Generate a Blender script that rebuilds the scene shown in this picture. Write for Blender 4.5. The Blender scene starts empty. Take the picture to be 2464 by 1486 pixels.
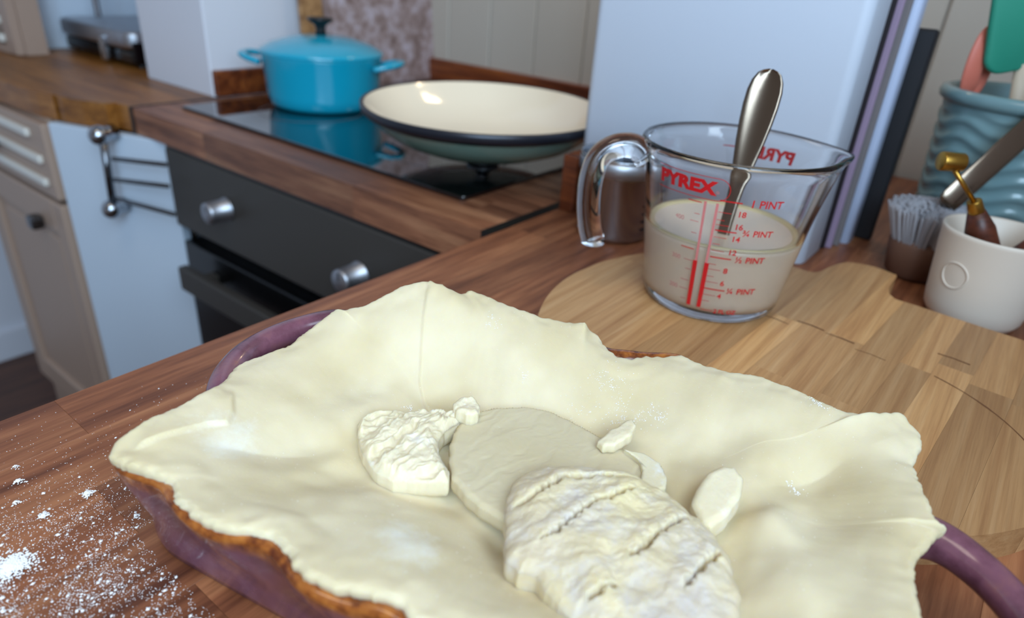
import bpy, bmesh, math, random
import numpy as np
from mathutils import Vector, Matrix, noise
random.seed(7); rng = np.random.RandomState(7)
sc = bpy.context.scene
# ---------------------------------------------------------------- camera
cam_d = bpy.data.cameras.new('camera'); cam = bpy.data.objects.new('camera', cam_d)
sc.collection.objects.link(cam); sc.camera = cam
ya, pi_, ro = math.radians(53.65), math.radians(27.18), math.radians(-4.2)
fw = Vector((math.sin(ya)*math.cos(pi_), math.cos(ya)*math.cos(pi_), -math.sin(pi_)))
rt = Vector((math.cos(ya), -math.sin(ya), 0)); dn = fw.cross(rt)
cr, sr = math.cos(ro), math.sin(ro)
r2 = cr*rt + sr*dn; d2 = -sr*rt + cr*dn
cam.matrix_world = Matrix(((r2.x, -d2.x, -fw.x, 0), (r2.y, -d2.y, -fw.y, 0), (r2.z, -d2.z, -fw.z, .24), (0, 0, 0, 1)))
cam_d.sensor_width = 36; cam_d.lens = 1620.6/2464*36; cam_d.clip_start = .01
cam_d.dof.use_dof = True; cam_d.dof.focus_distance = .34; cam_d.dof.aperture_fstop = 6.0
# ---------------------------------------------------------------- light
w = bpy.data.worlds.new('world'); sc.world = w; w.use_nodes = True
w.node_tree.nodes['Background'].inputs[0].default_value = (.92, .92, 1, 1)
w.node_tree.nodes['Background'].inputs[1].default_value = .21
def area(name, loc, target, sx, sy, power, col, shape='RECTANGLE'):
    l = bpy.data.lights.new(name, 'AREA'); l.shape = shape; l.size = sx; l.size_y = sy; l.energy = power; l.color = col
    o = bpy.data.objects.new(name, l); sc.collection.objects.link(o); o.location = loc
    o.rotation_euler = (Vector(target)-Vector(loc)).to_track_quat('-Z', 'Y').to_euler(); return o
area('window_daylight', (-.22, -.42, .75), (.2, .45, .30), 1.0, .95, 17.5, (.66, .83, 1))
area('added_blue_fill', (-.95, -.75, .45), (.6, 1.0, .1), .9, 1.9, 38.0, (.46, .72, 1))  # added unseen blue source, brightens the pier and the end panel
area('added_warm_fill', (-.25, .35, 1.5), (.3, .5, 0), .5, .5, 3.5, (1, .86, .7))  # added unseen warm fill from above, kept out of the lid's reflection
area('hood_lamp', (.98, .5, .62), (.78, .55, 0), .05, .09, .5, (1, .72, .42))
sc.view_settings.view_transform = 'Standard'; sc.view_settings.look = 'None'
sc.view_settings.gamma = 1; sc.view_settings.use_curve_mapping = False; sc.view_settings.exposure = 0
sc.cycles.use_denoising = True; sc.cycles.max_bounces = 10; sc.cycles.transmission_bounces = 10
sc.cycles.caustics_refractive = True

# ---------------------------------------------------------------- materials
def srgb(r, g, b):
    f = lambda c: ((c/255+.055)/1.055)**2.4 if c > 10 else c/255/12.92
    return (f(r), f(g), f(b), 1)
def mat(name, col, rough=.5, metal=0, **kw):
    m = bpy.data.materials.new(name); m.use_nodes = True; p = m.node_tree.nodes['Principled BSDF']
    p.inputs['Base Color'].default_value = col; p.inputs['Roughness'].default_value = rough; p.inputs['Metallic'].default_value = metal
    for k, v in kw.items(): p.inputs[k.replace('_', ' ')].default_value = v
    return m
class NT:
    def __init__(s, m): s.m = m; s.t = m.node_tree; s.p = s.t.nodes['Principled BSDF']
    def n(s, typ, **kw):
        x = s.t.nodes.new(typ)
        for k, v in kw.items():
            if k in x.inputs: x.inputs[k].default_value = v
            else: setattr(x, k, v)
        return x
    def l(s, a, b): s.t.links.new(a, b)
    def ramp(s, src, stops):
        r = s.n('ShaderNodeValToRGB'); e = r.color_ramp.elements
        while len(e) < len(stops): e.new(.5)
        for i, (p, c) in enumerate(stops): e[i].position = p; e[i].color = c
        s.l(src, r.inputs[0]); return r
    def pos(s, scale=(1, 1, 1), rot=(0, 0, 0), rnd=0):
        g = s.n('ShaderNodeNewGeometry'); mp = s.n('ShaderNodeMapping'); mp.inputs['Scale'].default_value = scale; mp.inputs['Rotation'].default_value = rot
        s.l(g.outputs['Position'], mp.inputs[0])
        if rnd:
            oi = s.n('ShaderNodeObjectInfo'); v = s.n('ShaderNodeMath', operation='MULTIPLY'); v.inputs[1].default_value = rnd
            s.l(oi.outputs['Random'], v.inputs[0]); s.l(v.outputs[0], mp.inputs['Location'])
        return mp.outputs[0]
    def noise(s, vec, scale, detail=4, rough=.5):
        x = s.n('ShaderNodeTexNoise'); x.inputs['Scale'].default_value = scale; x.inputs['Detail'].default_value = detail; x.inputs['Roughness'].default_value = rough
        s.l(vec, x.inputs['Vector']); return x.outputs[0]
    def mix(s, f, a, b, typ='MIX'):
        x = s.n('ShaderNodeMix', data_type='RGBA', blend_type=typ)
        for sock, v in ((x.inputs[0], f), (x.inputs[6], a), (x.inputs[7], b)):
            if hasattr(v, 'links'): s.l(v, sock)
            else: sock.default_value = v
        return x.outputs[2]
    def bump(s, h, strength=.3, dist=.001):
        b = s.n('ShaderNodeBump'); b.inputs['Strength'].default_value = strength; b.inputs['Distance'].default_value = dist
        s.l(h, b.inputs['Height']); s.l(b.outputs[0], s.p.inputs['Normal'])
def wood(name, dark, mid, light, along='x', rot=0, rough=.42, grain=1.0, fine=60):
    """grain runs along one axis; every board (object) gets its own tone from its random number"""
    m = mat(name, mid, rough); q = NT(m)
    fy = 60 if name != 'board wood' else 150
    sc_ = (4, fy, fy) if along == 'x' else (fy, 4, fy)
    v = q.pos(sc_, (0, 0, rot), rnd=37)
    a = q.noise(v, 1.1*grain, 6, .62); b = q.noise(v, 6*grain, 3, .6)
    r = q.ramp(a, [(.3, dark), (.5, mid), (.72, light)])
    fine_c = q.ramp(b, [(.35, (.55, .5, .46, 1)), (.55, (1, 1, 1, 1))])
    c = q.mix(.28 if name == 'board wood' else .55, r.outputs[0], fine_c.outputs[0], 'MULTIPLY')
    oi = q.n('ShaderNodeObjectInfo')
    tone = q.ramp(oi.outputs['Random'], [(0, (.78, .74, .72, 1)), (.35, (.95, .92, .9, 1)), (.75, (1.1, 1.05, 1, 1)), (1, (1.32, 1.27, 1.18, 1))])
    c2 = q.mix(1, c, tone.outputs[0], 'MULTIPLY')
    q.l(c2, q.p.inputs['Base Color']); q.bump(b, .15, .0005)
    return m
M = {}
M['walnut'] = wood('worktop wood', srgb(92, 50, 32), srgb(140, 86, 56), srgb(176, 120, 82), 'x')
M['walnut_y'] = wood('stove worktop wood', srgb(84, 48, 32), srgb(136, 88, 62), srgb(170, 122, 90), 'y')
M['oak'] = wood('oak worktop', srgb(104, 60, 18), srgb(150, 96, 36), srgb(172, 118, 58), 'y', rough=.4)
M['bamboo'] = wood('board wood', srgb(166, 120, 76), srgb(186, 142, 94), srgb(200, 160, 114), 'x', rot=math.radians(4), rough=.5)
M['bamboo_side'] = mat('board rim wood', srgb(196, 160, 122), .55)
M['upstand'] = wood('upstand wood', srgb(70, 30, 14), srgb(118, 60, 30), srgb(160, 92, 44), 'y', rough=.3)
M['floor'] = wood('floor wood', srgb(48, 28, 18), srgb(84, 52, 36), srgb(104, 68, 46), 'x')
M['paddle'] = wood('paddle wood', srgb(120, 84, 52), srgb(170, 130, 88), srgb(190, 150, 104), 'y')
M['seam'] = mat('dark sealant', srgb(40, 30, 26), .5)
M['strip'] = mat('black aluminium strip', srgb(22, 20, 20), .3)
M['wallpaint'] = mat('cream wall paint', srgb(196, 186, 172), .55)
M['white'] = mat('white wall paint', srgb(222, 224, 232), .6)
M['panelwhite'] = mat('white laminate', srgb(206, 220, 234), .4)
M['box'] = mat('white paper cover', srgb(196, 204, 216), .5)
M['cabinet'] = mat('taupe cabinet paint', srgb(176, 150, 132), .45)
M['slat'] = mat('pale slat paint', srgb(228, 224, 214), .3)
M['oven'] = mat('charcoal steel', srgb(60, 55, 50), .5, 0)
M['black'] = mat('black enamel', srgb(10, 10, 11), .25)
M['hob'] = mat('black ceramic glass', srgb(4, 4, 6), .03, 0, IOR=1.6, Coat_Weight=.6, Coat_Roughness=.02)
M['steel'] = mat('brushed steel', srgb(176, 178, 184), .42, 1)
M['chrome'] = mat('chrome', srgb(172, 176, 182), .16, 1)
M['darkchrome'] = mat('dark chrome', srgb(110, 112, 116), .18, 1)
M['spoon'] = mat('stainless steel', srgb(138, 122, 106), .2, 1)
M['teal'] = mat('turquoise enamel', srgb(18, 166, 198), .16, Coat_Weight=.6, Coat_Roughness=.05)
M['knobblk'] = mat('black phenolic', srgb(22, 24, 26), .35)
M['cream'] = mat('cream enamel', srgb(244, 230, 204), .12, Coat_Weight=.7, Coat_Roughness=.04)
M['sage'] = mat('sage enamel', srgb(112, 140, 128), .2, Coat_Weight=.5, Coat_Roughness=.06)
M['rim'] = mat('bare iron rim', srgb(38, 40, 48), .3, .3)
M['ceramic'] = mat('off white stoneware', srgb(222, 210, 194), .45)
M['blueglaze'] = mat('duck egg blue glaze', srgb(118, 150, 154), .25, Coat_Weight=.3)
M['terracotta'] = mat('terracotta silicone', srgb(206, 112, 92), .5)
M['green'] = mat('green silicone', srgb(44, 144, 118), .5)
M['handlewood'] = wood('dark handle wood', srgb(58, 26, 14), srgb(96, 46, 26), srgb(124, 64, 36), 'x')
M['palewood'] = mat('pale handle wood', srgb(200, 182, 158), .5)
M['brass'] = mat('brass', srgb(176, 136, 62), .3, 1)
M['red'] = mat('red print', srgb(196, 22, 28), .4)
M['pink'] = mat('thin pink print', srgb(206, 120, 116), .5)
M['liquid'] = mat('milky batter', srgb(228, 208, 184), .35, Subsurface_Weight=.2)
M['liquid'].node_tree.nodes['Principled BSDF'].inputs['Subsurface Radius'].default_value = (.01, .008, .005)
M['foam'] = mat('yellow foam edge', srgb(214, 196, 150), .4)
M['glass'] = mat('clear glass', (1, 1, 1, 1), .0, 0, Transmission_Weight=1, IOR=1.46)
M['papers'] = [mat('sheet %d' % i, c, .5) for i, c in enumerate([srgb(30, 22, 26), srgb(150, 128, 150), srgb(18, 14, 16), srgb(120, 112, 112), srgb(16, 16, 18), srgb(190, 200, 224), srgb(24, 24, 28)])]
M['redtin'] = mat('dark red tin', srgb(130, 30, 44), .4)
M['flour'] = mat('flour', srgb(240, 238, 236), .9)
M['bristle'] = mat('greyish white bristle', srgb(176, 174, 178), .8)
M['brushwood'] = mat('brush wood', srgb(110, 76, 58), .6)
# marble slab
m = mat('mottled stone', srgb(170, 152, 150), .35); q = NT(m); v = q.pos((1, 1, 1))
r = q.ramp(q.noise(v, 38, 8, .65), [(.3, srgb(112, 88, 82)), (.48, srgb(164, 142, 138)), (.66, srgb(204, 192, 202))]); q.l(r.outputs[0], q.p.inputs['Base Color']); M['marble'] = m
# purple stoneware glaze, brown where the rim glaze breaks
m = mat('aubergine glaze', srgb(84, 52, 72), .22, Coat_Weight=.5, Coat_Roughness=.08); q = NT(m); v = q.pos()
g = q.n('ShaderNodeNewGeometry'); sx = q.n('ShaderNodeSeparateXYZ'); q.l(g.outputs['Position'], sx.inputs[0])
nz = q.noise(v, 90, 5, .6); nm = q.n('ShaderNodeMath', operation='MULTIPLY_ADD'); nm.inputs[1].default_value = .010; q.l(nz, nm.inputs[0]); q.l(sx.outputs[2], nm.inputs[2])
mr = q.n('ShaderNodeMapRange'); mr.inputs[1].default_value = .0495; mr.inputs[2].default_value = .0560; q.l(nm.outputs[0], mr.inputs[0])
pur = q.ramp(q.noise(v, 26, 6, .6), [(.3, srgb(62, 36, 46)), (.52, srgb(112, 70, 86)), (.75, srgb(142, 102, 118))])
brn = q.ramp(q.noise(v, 160, 4, .6), [(.35, srgb(92, 40, 16)), (.5, srgb(146, 80, 30)), (.7, srgb(182, 112, 48))])
q.l(q.mix(mr.outputs[0], pur.outputs[0], brn.outputs[0]), q.p.inputs['Base Color']); q.bump(q.noise(v, 70, 3), .12, .002); M['glaze'] = m
m = mat('aubergine handle glaze', srgb(110, 70, 98), .25, Coat_Weight=.5, Coat_Roughness=.08); q = NT(m); v = q.pos()
pur = q.ramp(q.noise(v, 60, 6, .6), [(.3, srgb(86, 48, 58)), (.55, srgb(124, 78, 92)), (.66, srgb(134, 86, 92)), (.75, srgb(150, 84, 60))]); q.l(pur.outputs[0], q.p.inputs['Base Color']); q.bump(q.noise(v, 90, 3), .15, .002); M['glazeh'] = m
# raw pastry
def dough(name, base, pale, flour, fl0, fl1, bumpd, fine=300):
    m = mat(name, base, .5, Subsurface_Weight=.45); q = NT(m); v = q.pos()
    q.p.inputs['Subsurface Radius'].default_value = (.012, .0085, .0030); q.p.inputs['Subsurface Scale'].default_value = .5
    q.p.inputs['Specular IOR Level'].default_value = .35
    a = q.ramp(q.noise(v, 22, 4, .5), [(.35, base), (.68, pale)])
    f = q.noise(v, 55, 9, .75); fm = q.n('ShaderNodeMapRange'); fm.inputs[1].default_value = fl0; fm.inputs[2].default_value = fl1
    at = q.n('ShaderNodeAttribute', attribute_name='lit_patch'); ad = q.n('ShaderNodeMath', operation='ADD'); q.l(f, ad.inputs[0]); q.l(at.outputs['Fac'], ad.inputs[1]); q.l(ad.outputs[0], fm.inputs[0])  # painted lit patches raise the mix towards the pale flour colour
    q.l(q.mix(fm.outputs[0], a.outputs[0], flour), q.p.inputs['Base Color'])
    q.bump(q.noise(v, fine, 5, .6), .25, bumpd); return m
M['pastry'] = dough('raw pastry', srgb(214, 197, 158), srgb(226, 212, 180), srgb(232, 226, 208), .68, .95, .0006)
M['slab'] = dough('torn pastry', srgb(224, 209, 174), srgb(234, 221, 190), srgb(236, 232, 228), .56, .72, .0012, 420)
M['cut'] = dough('cut pastry', srgb(204, 188, 152), srgb(210, 196, 164), srgb(232, 230, 222), .62, .8, .0005)
M['floury'] = dough('floury pastry', srgb(226, 209, 166), srgb(210, 193, 164), srgb(212, 205, 203), .46, .74, .0012, 380)

# ---------------------------------------------------------------- helpers
col = sc.collection
def new(name, me, m=None, parent=None, smooth=False):
    o = bpy.data.objects.new(name, me); col.objects.link(o)
    if m is not None and not me.materials: me.materials.append(m)
    if smooth:
        me.polygons.foreach_set('use_smooth', [True]*len(me.polygons))
    if parent is not None: o.parent = parent
    return o
def tag(o, label, cat, group=None, kind=None):
    if label: o['label'] = label
    if cat: o['category'] = cat
    if group: o['group'] = group
    if kind: o['kind'] = kind
    return o
def thing(name, label, cat, loc=(0, 0, 0), group=None):
    return tag(shift(bpy.data.objects.new(name, None), loc), label, cat, group)
def shift(o, loc): col.objects.link(o); o.location = loc; o.empty_display_size = .02; return o
def part(name, me, m, parent, smooth=False):
    """mesh given in world coordinates, parented under a thing whose Empty stands at its base"""
    o = new(name, me, m, parent, smooth)
    top = parent; off = Vector((0, 0, 0))
    while top is not None: off += Vector(top.location); top = top.parent
    o.location = -off; return o
def mesh(verts, faces):
    me = bpy.data.meshes.new('m'); me.from_pydata([tuple(v) for v in verts], [], faces); me.update(); return me
def fromnp(V, F):
    me = bpy.data.meshes.new('m'); me.from_pydata(V.tolist() if hasattr(V, 'tolist') else V, [], F.tolist() if hasattr(F, 'tolist') else F); me.update(); return me
def fixn(me):
    bm = bmesh.new(); bm.from_mesh(me); bmesh.ops.remove_doubles(bm, verts=bm.verts, dist=1e-6); bmesh.ops.recalc_face_normals(bm, faces=bm.faces); bm.to_mesh(me); bm.free(); return me
def box(x0, x1, y0, y1, z0, z1, bev=0, seg=2):
    bm = bmesh.new(); bmesh.ops.create_cube(bm, size=1)
    for v in bm.verts: v.co = Vector(((x0+x1)/2+v.co.x*(x1-x0), (y0+y1)/2+v.co.y*(y1-y0), (z0+z1)/2+v.co.z*(z1-z0)))
    if bev: bmesh.ops.bevel(bm, geom=bm.edges[:], offset=bev, segments=seg, profile=.5, affect='EDGES')
    me = bpy.data.meshes.new('m'); bm.to_mesh(me); bm.free(); return me
def prism(poly, z0, z1, bev=0, seg=2):
    n = len(poly); bm = bmesh.new()
    a = [bm.verts.new((x, y, z0)) for x, y in poly]; b = [bm.verts.new((x, y, z1)) for x, y in poly]
    bm.faces.new(a[::-1]); bm.faces.new(b)
    for i in range(n): bm.faces.new((a[i], a[(i+1) % n], b[(i+1) % n], b[i]))
    bmesh.ops.recalc_face_normals(bm, faces=bm.faces)
    if bev: bmesh.ops.bevel(bm, geom=[e for e in bm.edges if abs(e.verts[0].co.z-e.verts[1].co.z) < 1e-7], offset=bev, segments=seg, profile=.5, affect='EDGES')
    me = bpy.data.meshes.new('m'); bm.to_mesh(me); bm.free(); return me
def lathe(prof, c=(0, 0, 0), n=96, closed=False):
    V, F = [], []; m_ = len(prof)
    for r, z in prof:
        for k in range(n):
            a = 2*math.pi*k/n; V.append((c[0]+r*math.cos(a), c[1]+r*math.sin(a), c[2]+z))
    rings = m_ if closed else m_-1
    for i in range(rings):
        j = (i+1) % m_
        for k in range(n): F.append((i*n+k, i*n+(k+1) % n, j*n+(k+1) % n, j*n+k))
    me = mesh(V, F); return fixn(me)
def tube(pts, rad, n=12, cap=True, flat=None):
    """sweep a circle (or an ellipse: flat=(direction, ratio)) along a polyline"""
    P = [Vector(p) for p in pts]; R = rad if hasattr(rad, '__len__') else [rad]*len(P); V, F = [], []
    up = None
    for i, p in enumerate(P):
        t = (P[min(i+1, len(P)-1)]-P[max(i-1, 0)]).normalized()
        if flat: s = Vector(flat[0]); s = (s-t*s.dot(t)).normalized()
        else:
            if up is None: up = Vector((0, 0, 1)) if abs(t.z) < .9 else Vector((1, 0, 0))
            s = (up-t*up.dot(t)).normalized(); up = s
        u = t.cross(s); k2 = flat[1] if flat else 1
        for k in range(n):
            a = 2*math.pi*k/n; V.append(p+(s*math.cos(a)*k2+u*math.sin(a))*R[i])
    for i in range(len(P)-1):
        for k in range(n): F.append((i*n+k, i*n+(k+1) % n, (i+1)*n+(k+1) % n, (i+1)*n+k))
    if cap: F.append(tuple(range(n))[::-1]); F.append(tuple(range((len(P)-1)*n, len(P)*n)))
    return fixn(mesh(V, F))
def spline(pts, n=8):
    P = [Vector(p) for p in pts]; out = []
    for i in range(len(P)-1):
        a, b, c, d = P[max(i-1, 0)], P[i], P[i+1], P[min(i+2, len(P)-1)]
        for k in range(n):
            t = k/n; out.append(.5*((2*b)+(c-a)*t+(2*a-5*b+4*c-d)*t*t+(3*b-a-3*c+d)*t**3))
    return out+[P[-1]]
def cyl(p0, p1, r0, r1=None, n=24, bev=0):
    r1 = r0 if r1 is None else r1
    P0, P1 = Vector(p0), Vector(p1); L = (P1-P0).length; t = (P1-P0)/L
    if bev: return tube([P0, P0+t*bev*.3, P0+t*bev, P1-t*bev, P1-t*bev*.3, P1], [r0-bev, r0-bev*.3, r0, r1, r1-bev*.3, r1-bev], n)
    return tube([P0, P1], [r0, r1], n)
def xform(me, mtx): me.transform(mtx); return me
def join(*ms):
    bm = bmesh.new()
    for m_ in ms: bm.from_mesh(m_)
    me = bpy.data.meshes.new('m'); bm.to_mesh(me); bm.free(); return me
def rrect(x0, x1, y0, y1, r, n=6):
    o = []
    for cx, cy, a0 in ((x1-r, y1-r, 0), (x0+r, y1-r, 90), (x0+r, y0+r, 180), (x1-r, y0+r, 270)):
        for k in range(n+1): a = math.radians(a0+90*k/n); o.append((cx+r*math.cos(a), cy+r*math.sin(a)))
    return o
def staves(parent, x0, x1, y0, y1, z0, z1, width, length, mats, along='x', skip=None):
    """butcher block: individual staves side by side, each its own part"""
    k = 0; a0, a1, b0, b1 = (x0, x1, y0, y1) if along == 'x' else (y0, y1, x0, x1)
    nb = max(1, round((b1-b0)/width)); wd = (b1-b0)/nb
    for i in range(nb):
        s = a0-random.random()*length*.9
        while s < a1:
            e = s+length*random.uniform(.75, 1.25); p, q_ = max(s, a0), min(e, a1)
            if q_-p < .03 and q_ < a1: e += .03; q_ = min(e, a1)
            g = .00004; top = z1-random.random()*.00008
            A = (p+g, q_-g, b0+i*wd+g, b0+(i+1)*wd-g) if along == 'x' else (b0+i*wd+g, b0+(i+1)*wd-g, p+g, q_-g)
            if q_-p > .004 and not (skip and skip(A)):
                part('stave', box(*A, z0, top, .00015, 1), mats, parent)
            s = e; k += 1
    return k
def fbm(x, y, s, oct=4, seed=0):
    v = 0; a = 1; t = 0
    for o in range(oct):
        v += a*noise.noise(Vector((x*s, y*s, seed+o*7.3))); t += a; a *= .5; s *= 2
    return v/t
# ---- traced outlines, in metres
PASTRY=[(0.0738,0.2475,0.0585),(0.077,0.2497,0.0596),(0.0826,0.251,0.0607),(0.0921,0.2531,0.0607),(0.1065,0.2534,0.0607),(0.1213,0.256,0.0607),(0.1241,0.2569,0.0596),(0.1294,0.2597,0.0585),(0.1358,0.2646,0.0574),(0.1426,0.2707,0.0563),(0.1486,0.2721,0.0563),(0.1598,0.2695,0.0574),(0.1703,0.2669,0.0585),(0.1833,0.2686,0.0607),(0.1939,0.2681,0.0651),(0.1991,0.2656,0.0684),(0.1999,0.2643,0.0706),(0.2012,0.2612,0.0695),(0.2125,0.2544,0.0717),(0.2234,0.2498,0.0761),(0.2316,0.247,0.0794),(0.2413,0.2393,0.0816),(0.2457,0.2309,0.0805),(0.2493,0.2217,0.0772),(0.2548,0.2212,0.075),(0.2572,0.2213,0.0772),(0.2619,0.2142,0.075),(0.2654,0.199,0.0728),(0.2715,0.1832,0.0695),(0.2779,0.1736,0.0684),(0.2827,0.1657,0.0673),(0.2858,0.1595,0.0695),(0.2881,0.1586,0.064),(0.2903,0.1541,0.0618),(0.2863,0.1467,0.0596),(0.2829,0.1368,0.0585),(0.2871,0.1302,0.0574),(0.2935,0.1274,0.0574),(0.3007,0.12,0.0574),(0.3082,0.1115,0.0585),(0.3067,0.0991,0.0596),(0.3057,0.0854,0.0618),(0.311,0.0702,0.0629),(0.3103,0.0556,0.064),(0.3081,0.0431,0.0651),(0.3053,0.029,0.0651),(0.3093,0.0172,0.0651),(0.3145,0.0123,0.0662),(0.3192,0.0066,0.0684),(0.3181,0.0039,0.0662),(0.315,-0.0022,0.064),(0.3092,-0.0048,0.0629),(0.3014,-0.005,0.0607),(0.2949,-0.005,0.0596),(0.2829,-0.0086,0.0607),(0.2718,-0.0127,0.0618),(0.2655,-0.016,0.0618),(0.2591,-0.018,0.0618),(0.2594,-0.0229,0.0618),(0.2583,-0.0229,0.0596),(0.2576,-0.0202,0.0585),(0.2511,-0.0191,0.0574),(0.2396,-0.0166,0.0574),(0.2291,-0.0163,0.0585),(0.2167,-0.0196,0.0596),(0.206,-0.0224,0.0607),(0.165,-0.0374,0.0607),(0.143,-0.0396,0.0607),(0.1276,-0.0308,0.0607),(0.1221,-0.011,0.0607),(0.1161,0.022,0.0596),(0.1111,0.055,0.0596),(0.1073,0.0792,0.0596),(0.0989,0.1025,0.0585),(0.101,0.108,0.0585),(0.0989,0.1137,0.0596),(0.0945,0.1225,0.0596),(0.0898,0.1309,0.0596),(0.0876,0.1397,0.0596),(0.0883,0.1476,0.0585),(0.0905,0.1542,0.0574),(0.0905,0.164,0.0563),(0.087,0.1708,0.0574),(0.0821,0.1767,0.0585),(0.0785,0.188,0.0585),(0.0781,0.1987,0.0574),(0.0775,0.2063,0.0563),(0.0817,0.2151,0.0552),(0.0803,0.2195,0.0574),(0.0767,0.2291,0.0585),(0.0727,0.2413,0.0585)]
S1=[(0.1592,0.2001),(0.1649,0.2033),(0.174,0.2008),(0.1834,0.1908),(0.1935,0.1802),(0.1983,0.1726),(0.2004,0.1694),(0.1982,0.168),(0.1903,0.168),(0.1832,0.1678),(0.1761,0.1652),(0.1707,0.1597),(0.168,0.1547),(0.1651,0.1478),(0.1604,0.1439),(0.1564,0.1472),(0.1513,0.154),(0.146,0.1619),(0.1448,0.1707),(0.1471,0.18),(0.1519,0.1904)]
S2=[(0.1794,0.1609),(0.1902,0.1671),(0.203,0.1702),(0.2146,0.1642),(0.2253,0.1546),(0.2312,0.1438),(0.2321,0.1297),(0.2307,0.1147),(0.2299,0.1032),(0.2327,0.093),(0.2333,0.0839),(0.2265,0.0772),(0.2167,0.0727),(0.207,0.0761),(0.1891,0.0871),(0.1711,0.0988),(0.1599,0.1123),(0.1592,0.1227),(0.1603,0.1346),(0.1639,0.1453),(0.1707,0.1536)]
S3=[(0.1442,0.1016),(0.1539,0.1091),(0.1628,0.1158),(0.1706,0.1195),(0.1797,0.1196),(0.1893,0.1148),(0.1978,0.106),(0.2056,0.0946),(0.2092,0.0829),(0.2094,0.0735),(0.2074,0.0634),(0.2044,0.0532),(0.199,0.0435),(0.1912,0.0348),(0.1819,0.0289),(0.1705,0.0245),(0.1588,0.022),(0.1436,0.0249),(0.1342,0.0338),(0.132,0.0464),(0.1348,0.0615),(0.1355,0.0716),(0.1377,0.079),(0.1408,0.0845),(0.1376,0.0902),(0.1388,0.0963)]
S4=[(0.2215,0.1098),(0.2286,0.1097),(0.2395,0.1071),(0.2448,0.1053),(0.2401,0.101),(0.2321,0.0998),(0.2233,0.1022),(0.219,0.106)]
S5=[(0.212,0.0602),(0.2188,0.0615),(0.2301,0.062),(0.2383,0.059),(0.2407,0.0543),(0.2369,0.0488),(0.2278,0.0462),(0.2163,0.0463),(0.2063,0.049),(0.2056,0.0529)]
S6=[(0.1966,0.1758),(0.2021,0.1749),(0.2072,0.1715),(0.2047,0.1647),(0.1987,0.1615),(0.1942,0.1639),(0.1925,0.1694)]
S7=[(0.2269,0.0997),(0.2308,0.0913),(0.2299,0.0827),(0.2232,0.0761),(0.2162,0.0726),(0.2114,0.077),(0.2116,0.0829),(0.2212,0.0861),(0.2255,0.0915)]
CR3=[[(0.1476,0.0915),(0.1558,0.0882),(0.1645,0.0875),(0.1713,0.0868),(0.1807,0.0854),(0.1865,0.0813),(0.1949,0.0788),(0.2016,0.0732)],[(0.1603,0.0635),(0.1679,0.0604),(0.1763,0.06),(0.1849,0.0593),(0.1955,0.0569),(0.1981,0.0538)],[(0.1396,0.0646),(0.1466,0.0626),(0.1513,0.0598)],[(0.163,0.0422),(0.176,0.0421),(0.1834,0.0408),(0.1913,0.0403)],[(0.1572,0.1103),(0.1631,0.106),(0.1696,0.1048),(0.1819,0.1035),(0.191,0.0956),(0.208,0.0784)]]
FOLD1=[(0.0789,0.24),(0.0878,0.2382),(0.0991,0.2367),(0.1096,0.236),(0.1164,0.233),(0.1222,0.2377),(0.1303,0.2503)]
FOLD2=[(0.2679,0.2578),(0.2471,0.2398),(0.2237,0.2222),(0.2047,0.2055),(0.1942,0.1893),(0.1844,0.1749)]
BUMPS=[(0.216,0.2327,0.0176,0.0044),(0.2611,0.2064,0.0154,-0.0033000000000000004),(0.1411,0.2238,0.022,0.0033000000000000004),(0.1241,0.1264,0.0198,0.0044),(0.1124,0.1835,0.0154,-0.0033000000000000004),(0.2358,0.1992,0.0132,-0.0044),(0.2429,0.1735,0.011,0.0033000000000000004),(0.2615,0.174,0.0132,0.0022),(0.2658,0.1212,0.0154,-0.0033000000000000004),(0.2621,0.0499,0.0154,0.0044),(0.2259,0.0344,0.011,0.0055000000000000005),(0.2693,0.0257,0.0154,-0.0033000000000000004),(0.2488,0.0056,0.0143,-0.0044),(0.2049,0.016,0.0132,0.0055000000000000005),(0.283,0.0737,0.0176,0.0033000000000000004),(0.1581,0.137,0.0165,-0.0022),(0.1132,0.1475,0.0132,0.0033000000000000004),(0.2373,-0.0064,0.011,0.0033000000000000004),(0.2837,0.0114,0.0154,-0.0033000000000000004),(0.1027,0.2082,0.0132,0.0033000000000000004),(0.2019,0.0644,0.022,-0.0022),(0.2612,0.0638,0.0132,-0.0033000000000000004),(0.1326,0.1759,0.0132,-0.0022),(0.1026,0.2352,0.011,-0.0022)]
FLOURP=[(0.2651,0.1288,0.0066,1),(0.2549,0.1153,0.0066,1),(0.2633,0.1018,0.0044,1),(0.3032,0.0385,0.0044,1),(0.2615,0.0331,0.0033,1),(0.1892,0.1955,0.0022,1),(0.2377,0.1656,0.0022,1),(0.2478,0.1951,0.0028,1),(0.2451,0.1333,0.0066,0.5),(0.2019,0.1392,0.0132,0.5)]
# ================================================================ SETTING
def struct(name, me, m, smooth=False): o = new(name, me, m, None, smooth); o['kind'] = 'structure'; return o
struct('floor', box(-1.2, 1.3, -.6, 2.5, -.95, -.9), M['floor'])
wb = struct('wall_back', box(1.132, 1.2, -.34, 2.3, -.9, 1.6), M['wallpaint'])
for i in range(13):                                   # tongue-and-groove boarding behind the hob
    y = -.30+i*.112
    part('wall_board', box(1.122, 1.134, y+.001, y+.111, -.02, 1.55, .0025, 1), M['wallpaint'], wb)
struct('wall_pier', box(.636, 1.121, 1.142, 1.37, -.9, 1.6, .003, 1), M['white'])
struct('wall_left', box(-1.2, 1.2, 2.18, 2.26, -.9, 1.6), M['white'])
struct('baseboard_left', box(-1.2, 1.12, 2.165, 2.18, -.9, -.81, .003, 1), M['white'])
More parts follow.
